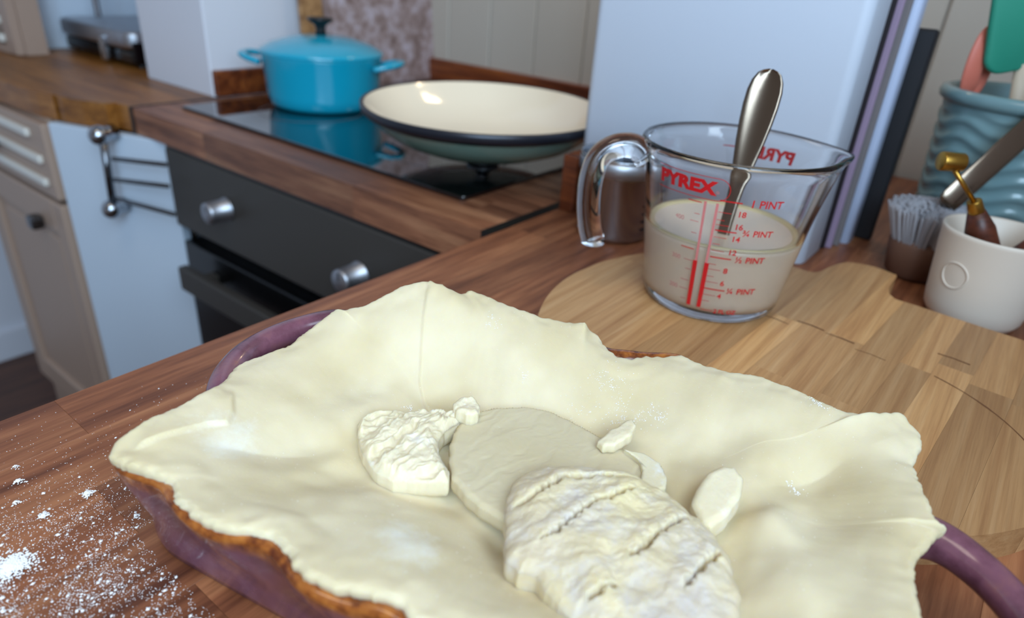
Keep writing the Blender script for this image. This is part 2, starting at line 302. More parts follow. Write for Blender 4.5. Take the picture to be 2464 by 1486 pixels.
# wall with the window over the near worktop
struct('wall_right', join(box(-.80, -.77, -.34, -.28, -.9, 1.6), box(.32, 1.132, -.34, -.28, -.9, 1.6), box(-.77, .32, -.34, -.28, -.9, .24), box(-.77, .32, -.34, -.28, 1.26, 1.6)), M['white'])
wn = struct('window_1', join(box(-.77, .32, -.33, -.30, .24, .27), box(-.77, .32, -.33, -.30, 1.23, 1.26), box(-.77, -.74, -.33, -.30, .27, 1.23), box(.29, .32, -.33, -.30, .27, 1.23), box(-.24, -.21, -.33, -.30, .27, 1.23)), M['panelwhite'])

# ---- near worktop
nw = thing('near_worktop', 'long reddish-brown block worktop in the foreground, dusted with flour under the pie dish', 'worktop', (.3, .1, -.04))
staves(nw, -.42, 1.11, -.27, .392, -.04, 0, .0435, .34, M['walnut'], 'x', skip=lambda A: False)
# ---- worktop around the hob
sw = thing('stove_worktop', 'brown block worktop holding the black glass hob', 'worktop', (.8, .75, -.04))
staves(sw, .488, 1.11, .4055, 1.1215, -.04, 0, .0445, .42, M['walnut_y'], 'y')
part('joining_strip', box(.4885, 1.11, .3928, .4048, -.04, .0002), M['strip'], sw)
# ---- oak worktop on the left with a wavy front
fp = [(.490, 1.129), (.470, 1.170), (.452, 1.213), (.434, 1.270), (.422, 1.326), (.418, 1.39), (.416, 1.448), (.408, 1.55), (.40, 1.70), (.40, 2.16)]
lw = thing('oak_worktop', 'amber oak worktop with a curved front edge, left of the hob', 'worktop', (.55, 1.6, -.04))
def front_x(y):
    for (xa, ya_), (xb, yb) in zip(fp, fp[1:]):
        if ya_ <= y <= yb: return xa+(xb-xa)*(y-ya_)/(yb-ya_)
    return fp[0][0] if y < fp[0][1] else fp[-1][0]
wd = .05
for i in range(15):
    xa, xb = .385+i*wd, .385+(i+1)*wd
    lo = [1.129, 1.70]; y = 1.129; cuts = [1.129, 1.42+.1*((i*3) % 4), 1.75+.08*((i*5) % 3), 2.16]
    for ya_, yb in zip(cuts, cuts[1:]):
        n_ = 14; L, R = [], []
        for k in range(n_+1):
            yy = ya_+(yb-ya_)*k/n_; x0_ = max(xa, front_x(yy)); x1_ = xb
            if x1_ > .634 and yy < 1.372: x1_ = min(xb, .634)
            if x1_-x0_ > .0015 and x0_ < 1.12: L.append((x0_+.0001, yy)); R.append((min(x1_, 1.12)-.0001, yy))
        if len(L) > 1:
            me_ = prism(L[::-1]+R, -.04, 0)
            part('stave', me_, M['oak'], lw)
tag(new('worktop_seam', join(box(.4855, .634, 1.1218, 1.1288, -.0412, .0008)), M['seam']), 'dark joint line between the hob worktop and the oak worktop', 'seam')
# ---- upstands
u1 = thing('upstand', 'dark stained wooden upstand along the panelled wall behind the hob', 'upstand', (1.11, .7, 0))
part('board', box(1.108, 1.1215, .30, 1.14, 0, .045, .002, 1), M['upstand'], u1)
u2 = thing('upstand', 'short dark wooden upstand at the foot of the white pier behind the blue casserole', 'upstand', (.85, 1.135, 0))
part('board', box(.637, 1.107, 1.128, 1.1415, 0, .043, .002, 1), M['upstand'], u2)

# ---- base cabinets under the worktops
c0 = thing('base_cabinet', 'taupe base cabinet under the near worktop', 'cabinet', (0, .1, -.9))
part('carcass', box(-.42, .45, -.26, .35, -.82, -.041), M['cabinet'], c0)
for k in range(2):
    d_ = part('door', box(-.41+k*.43, .01+k*.43, .351, .37, -.81, -.05, .003, 1), M['cabinet'], c0); part('handle', cyl((.36*(1-k)-.38+k*.05, .37, -.2), (.36*(1-k)-.38+k*.05, .39, -.2), .012, n=16), M['darkchrome'], d_)
part('plinth', box(-.4, .43, -.2, .3, -.9, -.82), M['cabinet'], c0)

lc = thing('drawer_cabinet', 'taupe cabinet with slatted drawer over a shaker door at the far left', 'cabinet', (.6, 1.5, -.9))
part('carcass', box(.4255, .63, 1.30, 1.675, -.82, -.041), M['cabinet'], lc)
dr = part('drawer', box(.408, .425, 1.281, 1.68, -.176, -.046, .003, 2), M['cabinet'], lc)
for k in range(3):
    z = -.068-k*.040
    part('slat', box(.400, .409, 1.305+.03*(k == 0), 1.66, z-.007, z+.007, .003, 2), M['slat'], dr)
part('knob', cyl((.385, 1.485, -.115), (.401, 1.485, -.115), .012, .008, 20, .002), M['chrome'], dr)
dd = part('door', join(box(.408, .425, 1.281, 1.325, -.70, -.186, .003, 1), box(.408, .425, 1.63, 1.68, -.70, -.186, .003, 1),
     box(.408, .425, 1.325, 1.63, -.246, -.186, .003, 1), box(.408, .425, 1.325, 1.63, -.70, -.64, .003, 1), box(.417, .425, 1.325, 1.63, -.64, -.246), box(.414, .42, 1.345, 1.61, -.62, -.266, .004, 1)), M['cabinet'], lc)
part('knob', box(.385, .408, 1.375, 1.402, -.252, -.226, .006, 3), M['darkchrome'], dd)
part('plinth', box(.45, .62, 1.31, 1.66, -.9, -.82), M['cabinet'], lc)

# ---- white end panel with folding towel rail
wp = thing('end_panel', 'tall white panel between the oven and the slatted drawers', 'panel', (.455, 1.16, -.9))
P0, P1 = Vector((.500, 1.050, 0)), Vector((.418, 1.274, 0)); dP = (P1-P0).normalized(); nP = Vector((dP.y, -dP.x, 0))*1
if nP.x > 0: nP = -nP
th = .016
poly = [P0, P1, P1-nP*th, P0-nP*th]
part('board', prism([(p.x, p.y) for p in poly], -.9, -.042, .0015, 1), M['panelwhite'], wp)
tr = thing('towel_rail', 'chrome three-arm swivel towel rail on the white end panel', 'towel rail', (.44, 1.13, -.16))
o = nP*.03
bar_top, bar_bot = Vector((.437, 1.123, -.040)), Vector((.4345, 1.131, -.154))
part('post', cyl(bar_top, bar_bot, .0058, n=16), M['darkchrome'], tr, True)
for p in (bar_top+Vector((-.002, .006, .003)), bar_bot+Vector((-.001, .005, -.003))):
    bm = bmesh.new(); bmesh.ops.create_uvsphere(bm, u_segments=24, v_segments=16, radius=.0155); me = bpy.data.meshes.new('m'); bm.to_mesh(me); bm.free()
    kb = part('bracket', join(xform(me, Matrix.Translation(p)), cyl(p, p-nP*.026, .011, .013, 20)), M['chrome'], tr, True)
for a, b, in (((.441, 1.113, -.071), (.474, 1.012, -.064)), ((.439, 1.118, -.105), (.4735, 1.016, -.098)), ((.438, 1.122, -.137), (.4745, 1.013, -.143))):
    part('arm', cyl(a, b, .0036, .0036, 12, .001), M['darkchrome'], tr, True)

# ---- oven
ov = thing('oven', 'built-in charcoal oven with two round steel knobs under the hob worktop', 'oven', (.75, .75, -.9))
part('body', box(.52, 1.08, .452, 1.044, -.70, -.042), M['black'], ov)
part('control_panel', box(.491, .52, .450, 1.046, -.172, -.047, .003, 2), M['oven'], ov)
part('top_trim', box(.494, .53, .450, 1.046, -.047, -.0405), M['black'], ov)
part('door', box(.497, .52, .452, 1.044, -.66, -.20, .003, 2), M['black'], ov)
hb = part('door_handle', box(.458, .474, .50, 1.00, -.262, -.222, .003, 2), M['oven'], ov)
for y in (.53, .96): part('bracket', box(.473, .499, y-.01, y+.01, -.25, -.234), M['oven'], hb)
for y, z in ((.885, -.104), (.596, -.112)):
    kn = part('knob', tube([(.4905, y, z), (.489, y, z), (.4885, y, z), (.462, y, z), (.459, y, z), (.4575, y, z)], [.0172, .0172, .0155, .0155, .0148, .0125], 40), M['steel'], ov, True)
    part('pointer', box(.4572, .460, y-.001, y+.001, z+.002, z+.012), M['black'], kn)
part('kick_plate', box(.53, .6, .46, 1.04, -.9, -.70), M['black'], ov)

# ---- hob
hb = thing('hob', 'black ceramic glass hob with reflections, set in the brown worktop', 'hob', (.8, .775, 0))
part('glass', prism(rrect(.541, 1.06, .477, 1.073, .006, 4), .0, .0055, .0012, 2), M['hob'], hb)
for cx, cy, r_ in ((.68, .62, .09), (.68, .93, .08), (.93, .62, .075), (.93, .93, .095)):
    part('cooking_zone', lathe([(r_, .0056), (r_+.0008, .0056), (r_+.0008, .0058), (r_, .0058)], (cx, cy, 0), 64, True), M['papers'][3], hb)

# ================================================================ THINGS ON THE HOB
pc = thing('casserole', 'turquoise enamel casserole with lid and two side handles at the back of the hob', 'casserole', (.733, .966, .0062))
c_ = (.731, .960, .0062)
part('pot', lathe([(0, .0), (.078, 0), (.083, .002), (.087, .008), (.0905, .02), (.095, .076), (.0965, .079), (.0965, .081), (.0925, .081), (.0915, .076), (.086, .015), (.07, .006), (0, .006)], c_), M['teal'], pc, True)
rr_ = Vector((.593, -.805, 0))
for s in (-1, 1):
    d_ = (rr_*s + Vector((0, 0, 0))).normalized(); t_ = Vector((-d_.y, d_.x, 0)); b_ = Vector(c_)
    pts = spline([b_+d_*.092+t_*.034+Vector((0, 0, .066)), b_+d_*.112+t_*.030+Vector((0, 0, .071)), b_+d_*.127+t_*.014+Vector((0, 0, .074)), b_+d_*.127-t_*.014+Vector((0, 0, .074)), b_+d_*.112-t_*.030+Vector((0, 0, .071)), b_+d_*.092-t_*.034+Vector((0, 0, .066))], 6)
    part('handle', tube(pts, .0065, 14, flat=((0, 0, 1), .75)), M['teal'], pc, True)
ld = part('lid', lathe([(.0975, .0815), (.0985, .083), (.0975, .087), (.094, .089), (.08, .097), (.05, .106), (.02, .110), (0, .1105)], c_), M['teal'], pc, True)
part('lid_knob', lathe([(.0, .109), (.009, .110), (.0075, .118), (.009, .124), (.0195, .131), (.021, .1335), (.019, .1355), (0, .137)], c_, 40), M['knobblk'], ld, True)

# upturned lid of a shallow casserole, resting on its knob
sl = thing('upturned_lid', 'large cream-lined sage enamel lid lying upside down on the hob, beside the white box', 'lid', (.672, .56, .0062))
c_ = (.668, .556, .0062)
mt = Matrix.Translation(Vector(c_)) @ Matrix.Rotation(math.radians(1.2), 4, Vector((.593, -.805, 0))) @ Matrix.Translation(-Vector(c_))
tl = lambda me_: xform(me_, mt)
part('shell', tl(lathe([(0, .017), (.05, .018), (.088, .023), (.116, .034), (.132, .046), (.140, .055), (.1445, .0605)], c_, 128)), M['sage'], sl, True)
part('inner_enamel', tl(lathe([(0, .022), (.05, .023), (.087, .028), (.113, .039), (.130, .052), (.1425, .066), (.1495, .0735)], c_, 128)), M['cream'], sl, True)
part('rim', tl(lathe([(.1495, .0735), (.152, .0745), (.1545, .0735), (.1545, .067), (.150, .062), (.143, .0585)], c_, 128)), M['rim'], sl, True)
part('knob', tl(lathe([(0, 0), (.018, .0), (.021, .002), (.021, .005), (.012, .009), (.008, .013), (.0085, .0175)], c_, 40)), M['steel'], sl, True)

# ================================================================ BACK CORNER
ms = thing('stone_tray', 'mottled grey-brown stone slab with rounded corners propped behind the casserole', 'board', (.95, 1.11, 0))
me_ = prism(rrect(-.118, .168, 0, .38, .03, 8), -.006, .006, .003, 2)
lean = Matrix.Translation(Vector((.965, 1.088, .001))) @ Matrix.Rotation(math.radians(85.4), 4, 'X')
xform(me_, lean); part('slab', me_, M['marble'], ms)
me_ = prism(rrect(-.186, .166, -.001, .381, .031, 8), -.0045, .0045)
inner = rrect(-.176, .156, .009, .371, .022, 8)
pd = thing('paddle_board', 'slim wooden paddle board standing behind the mottled slab', 'board', (.842, 1.12, 0))
me_ = prism(rrect(-.040, .03, 0, .36, .02, 6), -.005, .005, .002, 2); xform(me_, Matrix.Translation(Vector((.842, 1.104, .001))) @ Matrix.Rotation(math.radians(87), 4, 'X'))
part('blade', me_, M['paddle'], pd)

# niche on the left: press, units, hanging tap
nb = struct('wall_niche', box(.98, 1.121, 1.371, 2.179, -.9, 1.6), M['white'])
lv = thing('louvre_unit', 'taupe wall unit with pale slats standing on the oak worktop, top left', 'cabinet', (.6, 1.95, 0))
part('frame', join(box(.535, .552, 1.705, 1.752, .001, .6, .002, 1), box(.535, .552, 1.752, 2.15, .001, .018), box(.552, .594, 1.705, 1.72, .001, .6), box(.552, .594, 1.72, 2.15, .001, .6)), M['cabinet'], lv)
for k in range(9): part('slat', box(.528, .545, 1.758, 2.14, .022+k*.036, .038+k*.036, .004, 2), M['slat'], lv)
sp = thing('splash_panel', 'white panel standing behind the sandwich press', 'panel', (.8, 1.80, 0))
part('board', box(.60, .975, 1.79, 1.802, .0005, .6, .002, 1), M['panelwhite'], sp)
gr = thing('sandwich_press', 'silver and black contact grill on the oak worktop in the niche', 'appliance', (.76, 1.58, 0))
part('base', box(.655, .90, 1.46, 1.77, .006, .034, .008, 3), M['black'], gr)
part('lid', prism(rrect(.645, .905, 1.455, 1.775, .03, 6), .036, .07, .008, 3), M['steel'], gr, True)
part('front_latch', box(.638, .652, 1.545, 1.565, .006, .056, .004, 3), M['chrome'], gr)
part('side_grip', box(.655, .85, 1.452, 1.458, .012, .05, .002, 1), M['black'], gr)
for x in (.68, .88):
    for y in (1.48, 1.75): part('foot', cyl((x, y, 0), (x, y, .008), .01, n=16), M['black'], gr)
tn = thing('storage_tin', 'dark red tin half hidden behind the white pier', 'tin', (.76, 1.41, 0))
part('body', lathe([(0, 0), (.028, 0), (.029, .002), (.029, .095), (.028, .097), (0, .097)], (.70, 1.418, 0), 48), M['redtin'], tn, True)
part('cap', lathe([(0, .0972), (.0285, .0972), (.0285, .107), (.027, .108), (0, .108)], (.70, 1.418, 0), 48), M['redtin'], tn, True)
tp = thing('chrome_hook_bar', 'short chrome bar hanging down at the top left', 'rail', (.70, 1.715, .1))
part('bar', cyl((.697, 1.68, .075), (.697, 1.68, .36), .0065, n=20, bev=.002), M['chrome'], tp, True)
part('bracket', cyl((.697, 1.68, .34), (.697, 1.79, .34), .006, n=16), M['chrome'], tp, True)
# ================================================================ STACK LEANING BY THE WALL
wbx = thing('white_box', 'big white box standing upright behind the glass jug', 'box', (.67, .26, 0))
xb0, xb1, yb0, yb1 = .643, .709, .136, .396
part('body', prism(rrect(xb0, xb1, yb0, yb1, .010, 5), 0.0, .44, .002, 1), M['box'], wbx, True)
x = .7105
specs = [(.005, .134, .39, 0, 'thin black baking sheet next to the white box'), (.005, .131, .37, 1, 'lilac-grey cardboard folder between two dark sheets'), (.006, .132, .39, 2, 'black tray behind the lilac folder'),
         (.006, .127, .35, 3, 'grey board with scuffed edge behind the black tray'), (.005, .129, .38, 4, 'thin black board before the pale blue folder')]
for i, (t_, y0, y1, mi, lb) in enumerate(specs):
    tb = thing('upright_sheet', lb, 'sheet', (x+t_/2, (y0+y1)/2, 0))
    part('sheet', box(x, x+t_, y0-.002*(i % 2), y1, 0, .40-.01*i, .0012, 1), M['papers'][mi], tb)
    x += t_+.0012
tb = thing('pale_blue_box', 'narrow pale blue box standing at the end of the dark sheets', 'box', (x+.009, .25, 0))
part('body', prism(rrect(x, x+.028, .119, .36, .006, 4), 0, .42, .001, 1), M['papers'][5], tb, True); x += .032
tb = thing('upright_sheet', 'dark upright slab behind the pale blue box', 'sheet', (x+.008, .25, 0))
part('slab', box(x, x+.010, .104, .36, 0, .21, .002, 1), M['papers'][6], tb)  # dark slab added to fill the dark zone behind the box
tb = thing('wood_block', 'small brown wooden block behind the steel cup beside the white box', 'block', (.62, .40, 0))
part('body', box(.603, .640, .372, .3905, 0, .062, .002, 2), M['upstand'], tb)

# ---- steel cup
cc = (.586, .312, 0)
cp = thing('steel_cup', 'polished steel measuring cup behind the glass jug handle', 'cup', cc)
part('body', lathe([(0, .002), (.030, .002), (.033, .0), (.0355, .002), (.037, .006), (.0378, .062), (.0388, .0635), (.0392, .066), (.0392, .079), (.0398, .081), (.0392, .0825), (.038, .081), (.0372, .06), (.036, .008), (0, .006)], cc, 96), M['chrome'], cp, True)
part('band', lathe([(.0393, .066), (.0402, .067), (.0402, .078), (.0393, .079)], cc, 96), M['steel'], cp, True)
for k in range(6):
    a = math.radians(262); z = .014+k*.008; p = Vector((cc[0]+.0379*math.cos(a), cc[1]+.0379*math.sin(a), z))
    tdir = Vector((-math.sin(a), math.cos(a), 0)); part('mark', tube([p-tdir*.004, p+tdir*.004], .0006, 6), M['black'], cp)

# ---- cream stoneware pot with brass-ended tool
pc_ = (.640, -.004, 0)
cpt = thing('stoneware_pot', 'off-white stoneware pot with an embossed ring, right edge behind the round board', 'pot', pc_)
part('body', lathe([(0, 0), (.026, 0), (.032, .002), (.0355, .008), (.037, .018), (.0395, .045), (.042, .073), (.0425, .0755), (.0415, .077), (.0395, .0755), (.037, .045), (.034, .012), (0, .009)], pc_, 96), M['ceramic'], cpt, True)
ca = math.atan2(-pc_[1], -pc_[0])+math.radians(-30)
pts = []
for k in range(25):
    t = 2*math.pi*k/24; a = ca+.0105*math.cos(t)/.0395; z = .043+.0105*math.sin(t); r_ = .0395+(z-.045)*.09+.0001
    pts.append((pc_[0]+r_*math.cos(a), pc_[1]+r_*math.sin(a), z))
part('embossed_ring', tube(pts, .0008, 6, cap=False), M['ceramic'], cpt, True)
bt = thing('brass_tool', 'brass-tipped tool with dark wooden handle standing in the off-white pot', 'utensil', (.640, -.004, .01))
hp0, hp1, hp2 = Vector((.645, -.020, .012)), Vector((.616, .0195, .096)), Vector((.605, .0445, .126))
ax = (hp1-hp0).normalized()
part('handle', tube([hp0, hp0+ax*.03, hp1-ax*.02, hp1-ax*.004], [.007, .0125, .0105, .0062], 24), M['handlewood'], bt, True)
part('ferrule', cyl(hp1-ax*.004, hp1+ax*.006, .0058, .0052, 24, .0006), M['brass'], bt, True)
part('rod', cyl(hp1+ax*.005, hp2, .0019, n=12), M['brass'], bt, True)
px_ = Vector((.593, -.805, .12)).normalized()
part('head', cyl(hp2-px_*.0088+Vector((0, 0, .003)), hp2+px_*.0088+Vector((0, 0, .001)), .0072, .0070, 32, .001), M['brass'], bt, True)
w2 = thing('wooden_tool', 'reddish wooden handle leaning in the off-white pot at the right frame edge', 'utensil', (.64, -.02, .01))
part('handle', tube([(.622, .018, .014), (.630, -.010, .05), (.640, -.040, .092), (.65, -.06, .12)], [.005, .008, .008, .006], 20), M['handlewood'], w2, True)

# ---- ribbed crock
kc = (.814, .011, 0)
ck = thing('utensil_crock', 'duck-egg blue ribbed crock holding utensils at the right edge', 'crock', kc)
def crock_mesh():
    n, V, F, rows = 128, [], [], 80
    for i in range(rows+1):
        z = .004+.146*i/rows; r0 = .066+.009*i/rows
        for k in range(n):
            a = 2*math.pi*k/n; wv = math.sin((z/.0145+.3*math.sin(a*7))*2*math.pi)
            r_ = r0+.0013*max(wv, -.6)*(1 if i < rows-3 else .3); V.append((kc[0]+r_*math.cos(a), kc[1]+r_*math.sin(a), z))
    prof = [(.0765, .1505), (.080, .153), (.081, .158), (.079, .1625), (.075, .1635), (.071, .160), (.069, .150), (.062, .012), (0, .008)]
    for r_, z in prof:
        for k in range(n): a = 2*math.pi*k/n; V.append((kc[0]+r_*math.cos(a), kc[1]+r_*math.sin(a), z))
    for r_, z in [(0, 0), (.058, 0), (.064, .001)]: pass
    R = rows+1+len(prof)
    for i in range(R-1):
        for k in range(n): F.append((i*n+k, i*n+(k+1) % n, (i+1)*n+(k+1) % n, (i+1)*n+k))
    b = len(V)
    for r_, z in [(.060, 0), (.0, 0)]:
        for k in range(n): a = 2*math.pi*k/n; V.append((kc[0]+r_*math.cos(a), kc[1]+r_*math.sin(a), z))
    for k in range(n): F.append((k, (k+1) % n, b+(k+1) % n, b+k)); F.append((b+k, b+(k+1) % n, b+n+(k+1) % n, b+n+k))
    return fixn(mesh(V, F))
part('body', crock_mesh(), M['blueglaze'], ck, True)
fc = Vector((-.93, -.0, 0)); rgt = Vector((.593, -.805, 0))
sp1 = thing('silicone_spatula', 'green silicone spatula with pale handle standing in the ribbed crock', 'utensil', (.80, .0, .02))
b0, b1 = Vector((.830, .0, .02)), Vector((.795, .030, .190))
part('handle', tube([b0, b0.lerp(b1, .5), b1], [.007, .0085, .0095], 16, flat=((-.8, -.6, 0), .6)), M['palewood'], sp1, True)
pl = rrect(-.036, .032, 0, .085, .016, 6)
hd = prism(pl, -.004, .004, .003, 2)
zax = (b1-b0).normalized(); xax = (rgt-zax*rgt.dot(zax)).normalized(); yax = zax.cross(xax)
mt = Matrix(((xax.x, zax.x, yax.x, b1.x), (xax.y, zax.y, yax.y, b1.y), (xax.z, zax.z, yax.z, b1.z-.006), (0, 0, 0, 1)))
part('head', xform(hd, mt), M['green'], sp1, True)
lp = thing('terracotta_scoop', 'terracotta silicone ring-shaped utensil standing in the ribbed crock left of the green spatula', 'utensil', (.78, .045, .02))
cz = Vector((.785, .0635, .186)); pts = []
ax1 = Vector((.35, -.10, 0)).normalized(); ax2 = Vector((0, 0, 1))
for k in range(41):
    t = 2*math.pi*k/40; pts.append(cz+ax1*.011*math.cos(t)+ax2*.025*math.sin(t))
part('ring', tube(pts, .0085, 12, cap=False, flat=(yax, .28)), M['terracotta'], lp, True)
part('stem', cyl(cz-ax2*.026+ax1*.004, (.80, .035, .014), .005, .005, 12), M['terracotta'], lp, True)

# ---- scrubbing brush in front of the crock
br = thing('scrubbing_brush', 'round brush with pale grey bristles lying against the foot of the ribbed crock', 'brush', (.705, .055, 0))
bc = Vector((.706, .052, .0265))
part('block', tube([bc+Vector((0, 0, -.0265)), bc+Vector((0, 0, -.022)), bc+Vector((0, 0, .006)), bc+Vector((0, 0, .012))], [.018, .024, .028, .024], 32), M['brushwood'], br, True)
V, F = [], []
for k in range(700):
    a = random.random()*6.283; r_ = math.sqrt(random.random())*.025
    p = bc+Vector((r_*math.cos(a), r_*math.sin(a), .006)); d_ = Vector((r_*math.cos(a)*.55, r_*math.sin(a)*.5, .042+random.uniform(-.002, .002)-r_*.35)); t_ = Vector((math.sin(a), -math.cos(a), 0))*.0013; u_ = Vector((math.cos(a), math.sin(a), 0))*.0013
    b = len(V); V += [p-t_-u_, p+t_-u_, p+u_, p+d_-t_-u_, p+d_+t_-u_, p+d_+u_]; F += [(b, b+1, b+4, b+3), (b+1, b+2, b+5, b+4), (b+2, b, b+3, b+5), (b+3, b+4, b+5)]
bo = part('bristles', mesh(V, F), M['bristle'], br); bo['kind'] = 'stuff'
# ---- steel tongs leaning up to the right
tg = thing('steel_tongs', 'flat steel tongs leaning diagonally in front of the ribbed crock', 'utensil', (.68, .03, .05))
ta, tb_ = Vector((.689, .043, .079)), Vector((.744, -.014, .186))
da = (tb_-ta).normalized()
for s, zz in ((0, 0), (1, -.004)):
    me_ = tube([ta-da*.002, ta, ta+da*.004, tb_], [.006, .0088, .0092, .0096], 16, flat=((-.8, -.1, -.2), .14)); xform(me_, Matrix.Translation(Vector((s*.006, 0, zz))))
    part('arm', me_, M['spoon'], tg, True)

# ================================================================ ROUND BOARD
rb = thing('round_board', 'round wooden chopping board with a stub handle under the glass jug', 'chopping board', (.439, .088, 0))
bc = Vector((.439, .088)); BR = .1715; zt = .018; ang = math.radians(-4)
cs, sn = math.cos(ang), math.sin(ang)
def loc2(u, v): return (bc.x+u*cs-v*sn, bc.y+u*sn+v*cs)
def clip_out(u0, u1, v0, v1):
    """outline of the part of a stave that lies inside the board outline"""
    P = []
    n = 20
    for k in range(n+1):
        v = v0+(v1-v0)*k/n; P.append((min(u1, lim(v)), v))
    for k in range(n, -1, -1):
        v = v0+(v1-v0)*k/n; P.append((max(u0, -lim0(v)), v))
    return P
def lim0(v): return math.sqrt(max(BR*BR-v*v, 1e-9))
LIM = [(-.1714, .0), (-.168, .06), (-.160, .100), (-.150, .125), (-.136, .142), (-.122, .149), (-.0445, .150), (-.0305, .1495), (-.0235, .157), (-.0195, .172), (-.0174, .2057), (-.006, .209), (.005, .210), (.015, .207), (.024, .201), (.0285, .19), (.0308, .178), (.033, .1584), (.0357, .1509), (.042, .1485), (.086, .147)]
def lim(v):
    """reach of the board to the right: a straight side with the stub handle, then the round side"""
    if v >= LIM[-1][0]: return lim0(v)
    for (va, ua), (vb, ub) in zip(LIM, LIM[1:]):
        if va <= v <= vb: return ua+(ub-ua)*(v-va)/(vb-va)
    return 0
edges = [-BR+.0005]; 
while edges[-1] < BR-.01: edges.append(min(edges[-1]+random.uniform(.019, .026), BR-.0005))
if edges[-1] < BR-.0005: edges.append(BR-.0005)
for i, (v0, v1) in enumerate(zip(edges, edges[1:])):
    cuts = [-.25, random.choice([-.08, -.04, .04, .06]) if i % 2 else .043+random.uniform(-.004, .004), .25]
    for u0, u1 in zip(cuts, cuts[1:]):
        P = [p for p in clip_out(u0, u1, v0+.00004, v1-.00004)]
        us = [p[0] for p in P]
        if max(us)-min(us) < .003: continue
        Q = []
        for p in P:
            if not Q or math.hypot(p[0]-Q[-1][0], p[1]-Q[-1][1]) > 1e-5: Q.append(p)
        n15 = [p for p in P[:21]]; m15 = P[21:]
        if any(a[0] <= b[0] for a, b in zip(n15, m15[::-1])):
            keep = [(a, b) for a, b in zip(n15, m15[::-1]) if a[0] > b[0]+.0006]
            if len(keep) < 2: continue
            Q = [a for a, b in keep]+[b for a, b in keep][::-1]
        me_ = prism([loc2(*p) for p in Q], .0, zt-random.random()*.0001)
        part('stave', me_, M['bamboo'], rb)
# ring-shaped stains and saw joints stay in the wood: a burnt arc near the front edge
V, F = [], []
def mark(pts, w_, name='stain'):
    V, F = [], []
    for i, (x_, y_) in enumerate(pts):
        a, b = pts[max(i-1, 0)], pts[min(i+1, len(pts)-1)]; d_ = Vector((b[0]-a[0], b[1]-a[1])).normalized(); nn = Vector((-d_.y, d_.x))*w_*random.uniform(.3, 1)
        V += [(x_+nn.x, y_+nn.y, zt+.00012), (x_-nn.x, y_-nn.y, zt+.00012)]
        if i: F.append((2*i-2, 2*i-1, 2*i+1, 2*i))
    part(name, mesh(V, F), M['stain'], rb)
M['stain'] = mat('burnt wood stain', srgb(112, 70, 40), .6)
mark([loc2(.105*math.cos(a)-.062, .105*math.sin(a)-.055) for a in [math.radians(-92+4*k) for k in range(20)]], .0009)
for u, v in ((.035, -.045), (.043, -.022), (.046, .0), (.035, .022), (.07, .06), (.075, -.088)): mark([loc2(u, v-.010), loc2(u+.001, v), loc2(u, v+.010)], .0009)
# ================================================================ GLASS JUG
J = Vector((.477, .1625, zt+.0003)); spa = math.radians(-47); haa = math.radians(127)
JB, JT, JH = .0498, .0668, .118
def jug_r(z): 
    t = min(max(z/JH, 0), 1); return JB+(JT-JB)*t**1.05
def jug_mesh():
    n = 144; V, F = [], []
    outer = [(.0, .0), (JB*.7, .0), (JB*.94, .0006), (JB, .004)]+[(jug_r(z), z) for z in np.linspace(.008, JH-.006, 26)]+[(JT+.0012, JH-.003), (JT+.0014, JH), (JT, JH+.0016)]
    inner = [(JT-.0022, JH+.0006), (JT-.0034, JH-.002)]+[(jug_r(z)-.0038, z) for z in np.linspace(JH-.006, .012, 26)]+[(JB-.006, .0075), (JB*.7, .0055), (0, .0055)]
    prof = outer+inner
    for r_, z in prof:
        for k in range(n):
            a = 2*math.pi*k/n; rr = r_; zz = z
            h = max(0, (z-.068)/(JH-.068)) if z > .068 else 0
            da_ = (a-spa+math.pi) % (2*math.pi)-math.pi
            wdt = .62-.28*h; g = math.exp(-(da_/wdt)**2)
            rr += g*h**2.0*.0155; zz -= g*h**2*.003*(1 if z > JH-.01 else .6)
            rr *= 1
            V.append((J.x+rr*math.cos(a), J.y+rr*math.sin(a), J.z+zz))
    for i in range(len(prof)-1):
        for k in range(n): F.append((i*n+k, i*n+(k+1) % n, (i+1)*n+(k+1) % n, (i+1)*n+k))
    return fixn(mesh(V, F))
jg = thing('measuring_jug', 'clear glass measuring jug with red scale, half full of milky batter, on the round board', 'jug', tuple(J))
part('body', jug_mesh(), M['glass'], jg, True)
hd_ = Vector((math.cos(haa), math.sin(haa), 0)); R_ = lambda r_, z: J+hd_*r_+Vector((0, 0, z))
hpts = spline([R_(.0645, .104), R_(.073, .1115), R_(.086, .111), R_(.097, .103), R_(.1015, .088), R_(.1015, .068), R_(.0985, .050), R_(.095, .040), R_(.0945, .036)], 8)
side = Vector((-hd_.y, hd_.x, 0))
rad = [.0088]*len(hpts); rad[0] = .0095; rad[-1] = .004; rad[-2] = .0062; rad[-3] = .0075
part('handle', tube(hpts, rad, 20, flat=(side, 1.0)), M['glass'], jg, True)
LH = .0595
liq = [(0, .0057), (JB*.7, .0057), (JB-.0056, .0078)]+[(jug_r(z)-.0036, z) for z in np.linspace(.012, LH, 12)]+[(jug_r(LH)-.006, LH-.0004), (0, LH-.0004)]
tag(part('batter', lathe(liq, J, 96), M['liquid'], jg, True), None, None)
part('foam_line', lathe([(jug_r(LH)-.0037, LH-.0012), (jug_r(LH)-.0037, LH+.0014), (jug_r(LH)-.0052, LH+.0004), (jug_r(LH)-.008, LH+.0001), (jug_r(LH)-.008, LH-.0012)], J, 96, True), M['foam'], jg, True)
